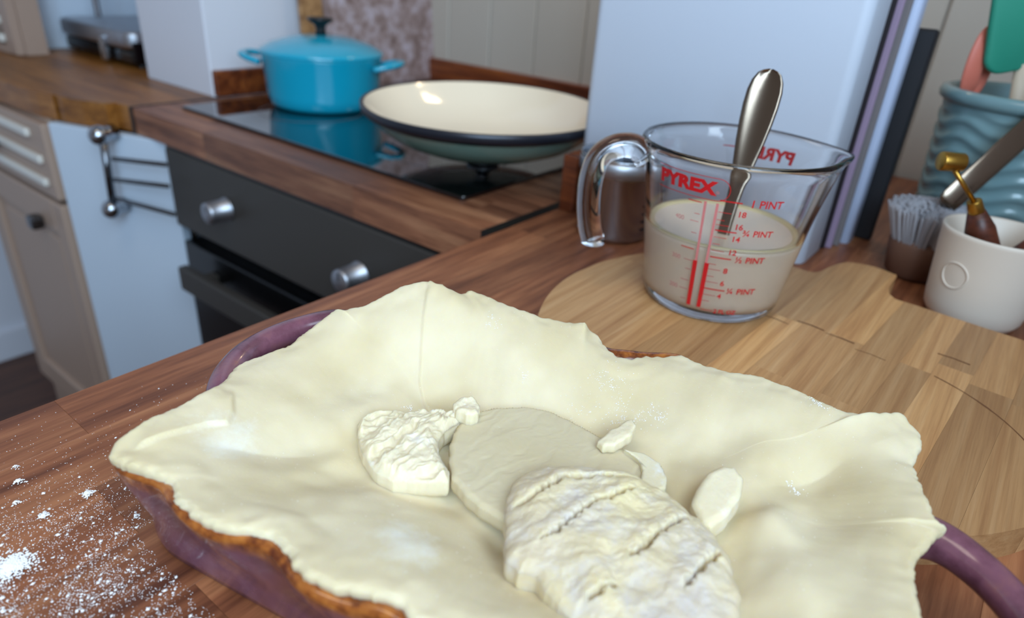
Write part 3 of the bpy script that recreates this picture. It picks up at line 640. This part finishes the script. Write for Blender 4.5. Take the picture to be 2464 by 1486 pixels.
# printing, wrapped on the outside of the glass
def wrap(me, a0, z0):
    for v in me.vertices:
        z = z0+v.co.y; r_ = jug_r(z)+.00015+abs(v.co.z)*.1; a = a0+v.co.x/jug_r(z0)
        h = max(0, (z-.068)/(JH-.068)); da_ = (a-spa+math.pi) % (2*math.pi)-math.pi; g = math.exp(-(da_/(.62-.28*h))**2) if h > 0 else 0
        r_ += g*h**2*.0155
        v.co = Vector((J.x+r_*math.cos(a), J.y+r_*math.sin(a), J.z+z))
    return me
def text_mesh(s, size, bold=0, serif=False, ext=0):
    cu = bpy.data.curves.new('t', 'FONT'); cu.body = s; cu.size = size; cu.offset = bold; cu.resolution_u = 3; cu.align_y = 'CENTER'
    o = bpy.data.objects.new('t', cu); col.objects.link(o); dg = bpy.context.evaluated_depsgraph_get(); dg.update()
    me = bpy.data.meshes.new_from_object(o.evaluated_get(dg)); bpy.data.objects.remove(o); me.materials.clear()
    bm = bmesh.new(); bm.from_mesh(me); bmesh.ops.subdivide_edges(bm, edges=[e for e in bm.edges if e.calc_length() > size*.25], cuts=2, use_grid_fill=False); bmesh.ops.triangulate(bm, faces=bm.faces); bm.to_mesh(me); bm.free(); return me
def strip(x0, x1, y0, y1, n=8):
    V = []; F = []
    for i in range(n+1):
        x_ = x0+(x1-x0)*i/n; V += [(x_, y0, 0), (x_, y1, 0)]
        if i: F.append((2*i-2, 2*i, 2*i+1, 2*i-1))
    return mesh(V, F)
A0 = math.radians(190)         # direction that faces the camera
def pr(name, me, x_, z_, m): part(name, wrap(me, A0+x_/.056, z_), m, jg)
def shx(me, sx=1.0, dx=0.0):
    for v in me.vertices: v.co.x = v.co.x*sx+dx
    return me
pr('maker_name', shx(text_mesh('PYREX', .0118, .0007), 1.22), -.0360, .101, M['red'])
lo = []
for k in range(15): a = -math.pi/2+math.pi*k/14; lo.append((.0075*math.cos(a)+.0035, .0075*math.sin(a)))
lo = [(-.042, -.0075)]+lo+[(-.042, .0075)]
V, F = [], []
L_ = []
for (xa, ya_), (xb, yb) in zip(lo, lo[1:]):
    n_ = max(1, int(abs(xb-xa)/.003)); L_ += [(xa+(xb-xa)*k/n_, ya_+(yb-ya_)*k/n_) for k in range(n_)]
L_.append(lo[-1])
for i, (x_, y_) in enumerate(L_):
    a, b = L_[max(i-1, 0)], L_[min(i+1, len(L_)-1)]; d_ = Vector((b[0]-a[0], b[1]-a[1])).normalized(); V += [(x_-d_.y*.00022, y_+d_.x*.00022, 0), (x_+d_.y*.00022, y_-d_.x*.00022, 0)]
    if i: F.append((2*i-2, 2*i-1, 2*i+1, 2*i))
pr('logo_border', mesh(V, F), -.0005, .101, M['red'])
pr('registered_mark', text_mesh('o', .004), .0015, .0995, M['pink'])
# twin thermometer bars
pr('scale_bar', strip(-.0022, .0006, 0, .036), -.0030, .012, M['red']); pr('scale_bar', strip(-.0006, .0022, 0, .036), .0032, .012, M['red'])
pr('scale_bar', strip(-.0012, .0004, 0, .044), -.0030, .048, M['pink']); pr('scale_bar', strip(-.0004, .0012, 0, .044), .0032, .048, M['pink'])
right = [(.0945, 'long', '1 PINT', .0066), (.0865, 's', '18', .005), (.081, 't', '', 0), (.0775, 's', '16', .005), (.0735, 'long', '\u00be PINT', .0056), (.0685, 's', '14', .005), (.0635, 't', '', 0), (.0585, 's', '12', .005), (.0535, 'long', '\u00bd PINT', .0056), (.0480, 't', '', 0), (.0440, 's', '8', .005), (.0385, 't', '', 0), (.0340, 's', '6', .005), (.0285, 'long', '\u00bc PINT', .0056), (.0235, 's', '4', .005), (.0185, 't', '', 0), (.0110, 's', '2 FL OZ', .004)]
for z, kd, s, fs in right:
    ln = {'long': .014, 's': .0085, 't': .005}[kd]; x0_ = .0052
    pr('tick', strip(x0_, x0_+ln, -.00045 if kd == 'long' else -.0002, .00045 if kd == 'long' else .0002), 0, z, M['red'])
    if s: pr('scale_text', shx(text_mesh(s, fs*1.12, .00014), 1.0), x0_+ln+.002, z, M['red'])
left = [(.0905, 'long', ''), (.0820, 't', ''), (.0765, 's', '400'), (.0680, 't', ''), (.0560, 'long', ''), (.0470, 's', '300'), (.0400, 't', ''), (.0310, 's', ''), (.0240, 's', '200'), (.0160, 't', '')]
for z, kd, s in left:
    ln = {'long': .0095, 's': .006, 't': .0038}[kd]; x1_ = -.0062
    pr('tick', strip(x1_-ln, x1_, -.00035 if kd == 'long' else -.00018, .00035 if kd == 'long' else .00018), 0, z, M['red'])
    if s: pr('scale_text', text_mesh(s, .0046), x1_-ln-.0095, z, M['pink'])
# the same printing on the far side, seen through the glass
A1 = math.radians(-4)
part('maker_name', wrap(shx(text_mesh('PYREX', .0125, .0006), 1.1), A1-.28, .101), M['red'], jg)
part('tick', wrap(strip(.002, .016, -.0004, .0004), A1+.35, .103), M['red'], jg)
# ---- spoon
spn = thing('serving_spoon', 'stainless steel spoon with a broad handle standing in the glass jug', 'spoon', (.441, .153, .03))
s0, s1 = Vector((.4450, .1530, .0305)), Vector((.4865, .1560, .1875)); dS = (s1-s0)
camd = (Vector((0, 0, .24))-s1).normalized(); faced = (camd+Vector((-.1, .5, 0))*.25).normalized()
def spoon_mesh():
    zt_ = dS.normalized(); xt = faced.cross(zt_).normalized(); nt = zt_.cross(xt).normalized()
    if nt.dot(camd) < 0: nt = -nt
    prof = [(0, .0040), (.25, .0042), (.42, .0044), (.5, .0052), (.6, .0074), (.7, .0098), (.78, .0112), (.85, .0119), (.91, .0117), (.95, .0104), (.98, .0078), (.993, .0048), (1.0, .0012)]
    V, F = [], []; nx = 12
    for t, w_ in prof:
        for side_ in (0, 1):
            for k in range(nx+1):
                s = -1+2*k/nx; p = s0+dS*t+xt*w_*s
                dish = (.0026*max(0, (t-.5)/.5)**.7*(1-s*s)) if t > .5 else 0
                edge = .0009*(1-abs(s)**6)
                p = p-nt*dish+nt*(edge if side_ else -edge); V.append(p)
    rn = 2*(nx+1)
    for i in range(len(prof)-1):
        for k in range(nx):
            a = i*rn+k; F.append((a, a+1, a+rn+1, a+rn)); b = i*rn+nx+1+k; F.append((b, b+rn, b+rn+1, b+1))
        a = i*rn; F.append((a, a+rn, a+rn+nx+1, a+nx+1)); a = i*rn+nx; F.append((a, a+nx+1, a+rn+nx+1, a+rn))
    return fixn(mesh(V, F))
o = part('handle', spoon_mesh(), M['spoon'], spn, True)
bm = bmesh.new(); bmesh.ops.create_uvsphere(bm, u_segments=24, v_segments=12, radius=1); me_ = bpy.data.meshes.new('m'); bm.to_mesh(me_); bm.free()
part('bowl', xform(me_, Matrix.Translation(s0+Vector((.008, 0, -.001))) @ Matrix.Diagonal((.019, .012, .006, 1))), M['spoon'], spn, True)
# ================================================================ PIE DISH
DC = Vector((.205, .1166))
RIM = [(.0692, .2500), (.2805, .2755), (.3405, .003), (.1185, -.046)]      # corners of the rim, the far left one pointed
FOOT = [(.0775, .2640), (.252, .258), (.2600, .004), (.1330, -.018)]   # corners of the base
RRM, RFT = [.010, .034, .032, .034], [.028, .035, .035, .035]
def rpoly(P, R, n=220):
    out = []; m_ = len(P)
    for i in range(m_):
        p, a, b = Vector(P[i]), Vector(P[i-1]), Vector(P[(i+1) % m_]); u, v = (a-p).normalized(), (b-p).normalized()
        h = math.acos(max(-1, min(1, u.dot(v))))/2; t = R[i]/math.tan(h); s0_, s1_ = p+u*t, p+v*t
        for k in range(11):
            f = k/10; out.append((s0_*(1-f)**2+p*2*f*(1-f)+s1_*f*f))
    L = []; d = [0]
    Q = out+[out[0]]
    for p, q_ in zip(Q, Q[1:]): d.append(d[-1]+(q_-p).length)
    j = 0
    for k in range(n):
        s = d[-1]*k/n
        while d[j+1] < s: j += 1
        f = (s-d[j])/max(d[j+1]-d[j], 1e-9); L.append(Q[j].lerp(Q[j+1], f))
    return L
def dish_mesh():
    n = 360; cA = Vector((.2, .12)); cB = cA
    def polar(pts):
        q_ = np.array([(p[0]-cA.x, p[1]-cA.y) for p in pts]); an = np.arctan2(q_[:, 1], q_[:, 0]); rr = np.hypot(q_[:, 0], q_[:, 1]); o_ = np.argsort(an)
        th_ = np.linspace(-math.pi, math.pi, n, endpoint=False); return th_, np.interp(th_, an[o_], rr[o_], period=2*math.pi)
    th_, ra = polar(rpoly(FOOT, RFT, 600)); _, rr0 = polar(rpoly(RIM, RRM, 600))
    # the fluted rim follows the scallops of the pastry that was pressed over it
    rs = np.array(PASTRY); dd_ = np.r_[0, np.cumsum(np.hypot(*np.diff(np.vstack([rs, rs[:1]])[:, :2], axis=0).T))]; ss = np.linspace(0, dd_[-1], 900, endpoint=False)
    rs2 = np.stack([np.interp(ss, dd_, np.r_[rs[:, j], rs[0, j]]) for j in (0, 1)], 1)
    for _ in range(60): rs2 = (np.roll(rs2, 1, 0)+2*rs2+np.roll(rs2, -1, 0))/4
    _, rp = polar(rs2)
    off = np.full(n, -.0012); front = np.clip((th_-math.radians(-0))*0, 0, 0)
    deg_ = np.degrees(th_)
    fr = np.clip(1-np.abs(((deg_-176+180) % 360)-180)/50, 0, 1)**.35     # the side facing the near left
    off = off+fr*.0044+np.exp(-((deg_-18)/12)**2)*0
    off = off+np.exp(-((deg_-6)/15)**2)*.0150
    rb_ = rp+off; A = [Vector((cA.x+r_*math.cos(t), cA.y+r_*math.sin(t))) for t, r_ in zip(th_, ra)]; Bt = [Vector((cA.x+r_*math.cos(t), cA.y+r_*math.sin(t))) for t, r_ in zip(th_, rb_)]
    # outside, over the rim, down the inside: (mix from base to rim, height, inset)
    lev = [(0, .0, .004), (0, .0012, .001), (.03, .006, 0), (.07, .014, 0), (.12, .0195, 0), (.32, .026, 0), (.58, .034, 0), (.82, .043, 0), (.93, .0485, 0), (1.0, .0515, 0), (1.02, .0535, 0), (1.0, .0548, .001), (1.0, .0548, .0035), (.97, .053, .006), (.88, .046, .008), (.5, .027, .008), (.1, .008, .010)]
    V, F = [], []
    for mx, z, ins in lev:
        for k in range(n):
            p = A[k].lerp(Bt[k], mx); c = cA.lerp(cB, mx); d_ = (c-p).normalized(); p = p+d_*ins
            p = p
            V.append((p.x, p.y, z+(.0005*math.sin(k*.47) if z > .045 else 0)))
    for i in range(len(lev)-1):
        for k in range(n): F.append((i*n+k, i*n+(k+1) % n, (i+1)*n+(k+1) % n, (i+1)*n+k))
    F.append(tuple(range(n))[::-1]); F.append(tuple(range((len(lev)-1)*n, len(lev)*n)))
    return fixn(mesh(V, F))
DA = math.radians(11.5); DX, DY = Vector((math.cos(DA), math.sin(DA))), Vector((-math.sin(DA), math.cos(DA)))
def dfr(u, v): p = DC+DX*u+DY*v; return (p.x, p.y)
pd_ = thing('pie_dish', 'rectangular aubergine-glazed stoneware pie dish with brown rim and two loop handles', 'dish', (DC.x, DC.y, 0))
part('body', dish_mesh(), M['glaze'], pd_, True)
for s, u0, zc, dv_ in ((1, .003, .0464, -.004), (-1, -.012, .041, -.001)):
    P = [(-.054, .132, .036), (-.053, .150, .041), (-.042, .167, zc), (-.022, .1795, zc), (.0, .1835, zc), (.022, .1795, zc), (.042, .167, zc), (.053, .150, .041), (.054, .132, .036)]
    pts = spline([(*dfr(u+u0, (v+dv_)*s), z) for u, v, z in P], 8); n_ = len(pts)
    rad = [.0074+.0046*abs(2*i/(n_-1)-1)**4 for i in range(n_)]
    part('handle', tube(pts, rad, 20), M['glazeh'], pd_, True)

# ================================================================ PASTRY LID
B = np.array(PASTRY); PC = np.array([.2046, .1144])
zc_ = lambda z: .24-1.1*(.24-z)
def resample(B, n):
    P = np.vstack([B, B[:1]]); d = np.r_[0, np.cumsum(np.linalg.norm(np.diff(P[:, :2], axis=0), axis=1))]; s = np.linspace(0, d[-1], n, endpoint=False)
    return np.stack([np.interp(s, d, P[:, j]) for j in range(P.shape[1])], 1)
def smooth(a, k):
    for _ in range(k): a = (np.roll(a, 1, 0)+2*a+np.roll(a, -1, 0))/4
    return a
def seg_dist(X, Y, pl):
    """signed distance to a polyline (sign by side) and the run along it 0..1"""
    best = np.full(X.shape, 9.); sg = np.zeros(X.shape); run = np.zeros(X.shape); n = len(pl)-1
    for i, (a, b) in enumerate(zip(pl, pl[1:])):
        dx, dy = b[0]-a[0], b[1]-a[1]; L2 = dx*dx+dy*dy+1e-12; t = np.clip(((X-a[0])*dx+(Y-a[1])*dy)/L2, 0, 1)
        d = np.hypot(X-a[0]-t*dx, Y-a[1]-t*dy); c = dx*(Y-a[1])-dy*(X-a[0]); m_ = d < best
        best = np.where(m_, d, best); sg = np.where(m_, np.sign(c), sg); run = np.where(m_, (i+t)/n, run)
    return best*sg, run
def nfield(X, Y, s, oct=4, seed=0):
    out = np.empty(X.size)
    for i, (x_, y_) in enumerate(zip(X.ravel(), Y.ravel())): out[i] = fbm(x_, y_, s, oct, seed)
    return out.reshape(X.shape)
def sstep(x_): x_ = np.clip(x_, 0, 1); return x_*x_*(3-2*x_)
NB, NR = 900, 170
b_ = resample(B, NB); b_[:, :3] = smooth(b_[:, :3], 2)
jag = np.array([fbm(p[0], p[1], 260, 3, 3) for p in b_])*.0016+np.array([fbm(p[0], p[1], 900, 2, 9) for p in b_])*.0007
dirn = b_[:, :2]-PC; ln = np.linalg.norm(dirn, axis=1); dirn /= ln[:, None]
b_[:, :2] += dirn*jag[:, None]; ln = ln+jag
zb = b_[:, 2]; zs_ = smooth(zb[:, None].copy(), 900)[:, 0]
T = 1-(1-np.linspace(0.004, 1, NR))**1.5
X = PC[0]+dirn[:, 0][None, :]*ln[None, :]*T[:, None]; Y = PC[1]+dirn[:, 1][None, :]*ln[None, :]*T[:, None]
Dd = (1-T)[:, None]*ln[None, :]
# true-ish distance from the edge (ray distance shrunk on slanted walls)
ed = np.min(np.stack([np.hypot(X-b_[k, 0], Y-b_[k, 1]) for k in range(0, NB, 6)]), 0); ed = np.minimum(ed, Dd+.002); ed = np.where(T[:, None] > .985, np.minimum(ed, Dd), ed)
def interior(X, Y):
    z = zc_(.0612)+nfield(X, Y, 26, 2, 1)*.0085+nfield(X, Y, 62, 2, 5)*.0018
    for bx_, by, s, h in BUMPS: z += h*1.3*np.exp(-((X-bx_)**2+(Y-by)**2)/(2*(s*.75)**2))
    # a shallow seat under the cut pieces
    cen = np.exp(-(((X-.182)/.055)**2+((Y-.11)/.05)**2)**2); z = z*(1-.85*cen)+zc_(.0575)*.85*cen
    for o_, dp in ((S1, .0032), (S2, .0030), (S3, .0034), (S5, .0022)):
        P_ = [tuple(p) for p in o_]; d_, _r = seg_dist(X, Y, P_+[P_[0]]); d_ = np.abs(d_); z -= dp*np.exp(-(d_/.0075)**2)
    return z
zi = interior(X, Y)
bs_ = smooth(b_[:, :2].copy(), 1500); ej = (smooth(jag[:, None].copy(), 1)*0)[:, 0]
eds = np.min(np.stack([np.hypot(X-bs_[k, 0], Y-bs_[k, 1]) for k in range(0, NB, 5)]), 0)
mixe = sstep((ed-.004)/.014); edf = ed*(1-mixe)+eds*mixe
w_ = sstep(1-edf/.060); zrim = zs_[None, :]*(1-sstep(1-ed/.022))+zb[None, :]*sstep(1-ed/.022)
Z = zi*(1-w_)+zrim*w_
Z += nfield(X, Y, 40, 2, 12)*.0012*sstep(ed/.01)
# lip: rolls over the rim, thick soft edge
Z -= .0024*(1-np.sqrt(np.clip(1-(1-np.clip(ed/.0035, 0, 1))**2, 0, 1)))
# finger-pressed flutes just behind the front and left lip
Z += nfield(X, Y, 80, 2, 17)*.0016*np.exp(-((ed-.006)/.006)**2)
wc_ = sstep((ed-.0005)/.003)*sstep((.0165-ed)/.008); Z = Z*(1-wc_)+wc_*.5*(Z+.0566+np.sqrt((Z-.0566)**2+.0014**2))
for pl, hgt, side_, fade in ((FOLD1, .0022, 1, .02), (FOLD2, .0014, 1, .018)):
    d, run = seg_dist(X, Y, pl); d = d*side_; endf = sstep(run/.12)*sstep((1-run)/.12)
    st = hgt*sstep((d+.0006)/.0012)*np.exp(-np.clip(d, 0, 1)/fade)
    Z += st*endf*sstep(ed/.004)
V = np.stack([X, Y, Z], -1).reshape(-1, 3)
# thickness: edge face, then back underneath
sk = []
for off, dz in ((-.0002, -.0016), (-.0008, -.0030), (-.0035, -.0042), (-.012, -.0045)):
    sk.append(np.stack([PC[0]+dirn[:, 0]*(ln+off), PC[1]+dirn[:, 1]*(ln+off), Z[-1]+dz], 1))
# underside closes deep inside the dish
sk.append(np.stack([PC[0]+dirn[:, 0]*ln*.78, PC[1]+dirn[:, 1]*ln*.78, np.full(NB, .0335)], 1)); sk.append(np.stack([PC[0]+dirn[:, 0]*ln*.1, PC[1]+dirn[:, 1]*ln*.1, np.full(NB, .0260)], 1))
V = np.vstack([V]+sk); R = NR+len(sk); k = np.arange(NB); F = []
for i in range(R-1):
    F.append(np.stack([i*NB+k, i*NB+(k+1) % NB, (i+1)*NB+(k+1) % NB, (i+1)*NB+k], 1))
F = np.vstack(F).tolist(); F.append(tuple(range(NB))); F.append(tuple(range((R-1)*NB, R*NB)))
pm = fromnp(V, F); bm = bmesh.new(); bm.from_mesh(pm); bmesh.ops.recalc_face_normals(bm, faces=bm.faces); bm.to_mesh(pm); bm.free()
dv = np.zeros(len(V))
for (cx, cy), s_, h_ in (((.1235, .127), .013, .38), ((.1090, .2255), .012, .34), ((.2325, .038), .006, .12)):  # brightness of lit bumps painted as pale patches into the pastry colour
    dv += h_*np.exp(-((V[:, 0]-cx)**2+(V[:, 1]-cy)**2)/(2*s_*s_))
at_ = pm.attributes.new('lit_patch', 'FLOAT', 'POINT'); at_.data.foreach_set('value', dv.astype(np.float32))
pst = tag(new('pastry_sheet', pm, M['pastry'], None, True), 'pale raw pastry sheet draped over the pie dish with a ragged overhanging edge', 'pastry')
from mathutils.bvhtree import BVHTree
bvh = BVHTree.FromPolygons([tuple(v) for v in V.tolist()], [tuple(f) for f in F[:(NR-1)*NB]])
def hz(x_, y_):
    h = bvh.ray_cast(Vector((x_, y_, .3)), Vector((0, 0, -1))); return h[0].z if h[0] else None

# ================================================================ CUT PIECES ON TOP
def slab(name, label, outline, top, thick, m, amp=.0006, nsc=140, cracks=(), cw=.0012, cd=.003, tilt=(0, 0), folds=0, rnd=.0025, jagv=.0008, extra=None, cen=None, N=360, NRr=90, cat='pastry piece', seed=0, lift=0):
    O = resample(np.array(outline), N); O = smooth(O, 3); c = O.mean(0) if cen is None else np.array(cen)
    d = O-c; l = np.linalg.norm(d, axis=1); d /= l[:, None]; l = l+np.array([fbm(p[0], p[1], 170, 3, seed+2)*1.6 for p in O])*jagv
    top = zc_(top); T = 1-(1-np.linspace(.004, 1, NRr))**1.6; X = c[0]+d[:, 0][None]*l[None]*T[:, None]; Y = c[1]+d[:, 1][None]*l[None]*T[:, None]
    O2 = c+d*l[:, None]; ed = np.min(np.stack([np.hypot(X-O2[k, 0], Y-O2[k, 1]) for k in range(0, N, 2)]), 0); ed[-1] = 0
    Z = top+tilt[0]*(X-c[0])+tilt[1]*(Y-c[1])+nfield(X, Y, nsc*.35, 2, seed)*amp*2+nfield(X, Y, nsc, 4, seed+1)*amp
    if extra: Z = Z+extra(X, Y, ed)
    for ci, cr_ in enumerate(cracks):
        D_, run = seg_dist(X, Y, [tuple(p) for p in cr_]); wn_ = nfield(X, Y, 500, 2, 40+ci)*.0014; dd = D_+wn_; tp = np.clip(sstep(run/.15)*sstep((1-run)/.15), 0, 1)
        wv = cw*(.45+.9*np.abs(nfield(X, Y, 240, 1, 70+ci))*2)*tp+.0001
        Z = Z-cd*tp*np.exp(-(dd/wv)**2)+.0011*tp*np.exp(-((dd-.0028)/.003)**2)+.0006*tp*np.exp(-((dd+.0028)/.003)**2)
    Z -= rnd*(1-np.sqrt(np.clip(1-(1-np.clip(ed/rnd, 0, 1))**2, 0, 1)))
    V = np.stack([X, Y, Z], -1).reshape(-1, 3); zl = Z[-1]; zbm = top-thick*1.1
    sk = [np.stack([O2[:, 0]-d[:, 0]*o_, O2[:, 1]-d[:, 1]*o_, zl*(1-f)+zbm*f], 1) for o_, f in ((-.0003, .3), (-.0001, .6), (.0006, .85), (.0022, 1), )]
    V = np.vstack([V]+sk); R = NRr+len(sk); k = np.arange(N)
    F = np.vstack([np.stack([i*N+k, i*N+(k+1) % N, (i+1)*N+(k+1) % N, (i+1)*N+k], 1) for i in range(R-1)]).tolist(); F.append(tuple(range(N))); F.append(tuple(range((R-1)*N, R*N)))
    me = fromnp(V, F); bm = bmesh.new(); bm.from_mesh(me); bmesh.ops.recalc_face_normals(bm, faces=bm.faces); bm.to_mesh(me); bm.free()
    return tag(new(name, me, m, None, True), label, cat)
def torn(ang, amp, seed):
    """ragged laminations running one way, sharp on one side like torn dough"""
    ca_, sa_ = math.cos(ang), math.sin(ang)
    def f(X, Y, ed):
        U, W = X*ca_+Y*sa_, -X*sa_+Y*ca_; w1 = nfield(X, Y, 80, 2, seed)*.006
        a = nfield(U*.28, (W+w1), 120, 4, seed+2); b = nfield(U*.5, (W+w1), 420, 2, seed+4)
        r = 1-np.abs(a)*4; r = np.clip(r, -.6, 1)
        return amp*(.55*r+.45*np.clip(a*3, -1, 1)+.35*b)*sstep(ed/.003)
    return f
def ridges(ang, wl, amp, seed):
    def f(X, Y, ed):
        u = X*math.cos(ang)+Y*math.sin(ang); n = nfield(X, Y, 70, 3, seed); s = np.sin((u/wl+n*1.6)*2*math.pi); return amp*np.abs(s)**.6*np.sign(s)*sstep(ed/.004)*(.4+.9*np.abs(nfield(X, Y, 45, 1, seed+5))*2)
    return f
a1 = torn(-.02, .0034, 21)
slab('pastry_offcut', 'thick torn pastry offcut with ragged ridges, leftmost of the pieces on the pie', S1, .0672, .0105, M['slab'], .0012, 190, extra=a1, jagv=.0007, rnd=.0042, seed=11)
cutl = [[tuple(p) for p in c] for c in []]
slab('pastry_offcut', 'smooth flat cut pastry disc, partly under the big floury piece', S2, .0648, .008, M['cut'], .00035, 60, extra=lambda X, Y, ed: torn(-.12, .0004, 33)(X, Y, ed), jagv=.0006, rnd=.0026, seed=31)
slab('pastry_offcut', 'small thin flap of pastry at the right end of the smooth cut disc', S7, .0672, .0035, M['slab'], .0004, 120, jagv=.001, rnd=.0012, N=160, NRr=40, seed=37)
def big(X, Y, ed):
    return .0026*np.exp(-(((X-.165)/.024)**2+((Y-.0715)/.024)**2))+nfield(X, Y, 45, 2, 61)*.0022*sstep(ed/.006)+torn(-.55, .00045, 66)(X, Y, ed)-.0035*sstep(1-ed/.014)
slab('pastry_offcut', 'large floury oval pastry piece with deep cracks, topmost of the pieces', S3, .0765, .0155, M['floury'], .0009, 230, cracks=CR3, extra=big, cw=.00075, cd=.0060, rnd=.0045, jagv=.0009, N=760, NRr=230, seed=51)
slab('pastry_offcut', 'small curled sliver of pastry lying on the far edge of the smooth disc', S4, .0705, .0058, M['slab'], .0006, 200, jagv=.0012, rnd=.0015, N=120, NRr=30, seed=71, tilt=(.1, -.15))
slab('pastry_offcut', 'small smooth oval pastry piece standing off to the right of the floury one', S5, .0725, .0125, M['slab'], .0006, 90, jagv=.0005, rnd=.0030, N=160, NRr=40, seed=81, tilt=(.12, .0))
slab('pastry_offcut', 'tiny pastry crumb touching the top of the torn piece', S6, .0715, .0085, M['slab'], .0010, 260, jagv=.0016, rnd=.0028, N=140, NRr=36, seed=91)

# ================================================================ FLOUR
def blobs(P, name, label):
    base = [(1, 0, 0), (0, 1, 0), (-1, 0, 0), (0, -1, 0), (0, 0, .7), (0, 0, -.3)]; fc = [(0, 1, 4), (1, 2, 4), (2, 3, 4), (3, 0, 4), (1, 0, 5), (2, 1, 5), (3, 2, 5), (0, 3, 5)]
    V, F = [], []
    for x_, y_, z_, r_ in P:
        b = len(V); a = random.random()*1.5; ca_, sa_ = math.cos(a), math.sin(a); ex, ey = random.uniform(.7, 1.3), random.uniform(.6, 1.1)
        for q0, q1, q2 in base: u, v = q0*ex*r_, q1*ey*r_; V.append((x_+u*ca_-v*sa_, y_+u*sa_+v*ca_, z_+q2*r_+r_*.15))
        F += [(b+i, b+j, b+k_) for i, j, k_ in fc]
    return tag(new(name, mesh(V, F), M['flour']), label, 'flour', kind='stuff')
P = []
n_try = 0
while len(P) < 12000 and n_try < 500000:
    n_try += 1; x_, y_ = random.uniform(-.02, .19), random.uniform(.12, .385)
    # thick at the near left, thinning away towards the edge
    dn_ = math.exp(-((x_-.045)/.052)**2-((y_-.235)/.065)**2)*(.22+1.2*max(0, fbm(x_, y_, 60, 3, 6)+.12))+.012*max(0, fbm(x_, y_, 25, 2, 2)+.3)
    lx, ly = (Vector((x_, y_))-DC).dot(DX), (Vector((x_, y_))-DC).dot(DY)
    if x_ > .080 and y_ < .262: continue
    if random.random() < dn_: P.append((x_, y_, 0, random.uniform(.00010, .00032) if random.random() < .97 else random.uniform(.0005, .0011)))
for cx, cy, cr_, n_ in ((.038, .279, .008, 1500), (.077, .301, .0028, 160), (.059, .333, .0022, 80), (.062, .345, .0015, 40), (.053, .318, .0018, 50), (.058, .30, .003, 90), (.085, .27, .0016, 40)):
    for k in range(n_):
        a = random.random()*6.283; r_ = cr_*abs(random.gauss(0, .6)); P.append((cx+r_*math.cos(a), cy+r_*math.sin(a), max(0, .0016*(1-r_/cr_/1.2)), random.uniform(.0002, .0007)))
blobs(P, 'flour_on_worktop', 'white flour scattered over the near worktop left of the pie dish')
P = []
for cx, cy, s, d_ in FLOURP:
    for k in range(int(170*d_*(s/.005)**1.2)):
        x_, y_ = random.gauss(cx, s*.75), random.gauss(cy, s*.75)
        if fbm(x_, y_, 260, 2, 8) < -.02: continue
        z_ = hz(x_, y_)
        if z_: P.append((x_, y_, z_, random.uniform(.00012, .00045)))
for k in range(900):
    x_, y_ = random.uniform(.07, .30), random.uniform(-.03, .24); z_ = hz(x_, y_)
    if z_: P.append((x_, y_, z_, random.uniform(.0001, .00025)))
blobs(P, 'flour_on_pastry', 'loose flour specks sprinkled on the pastry sheet')
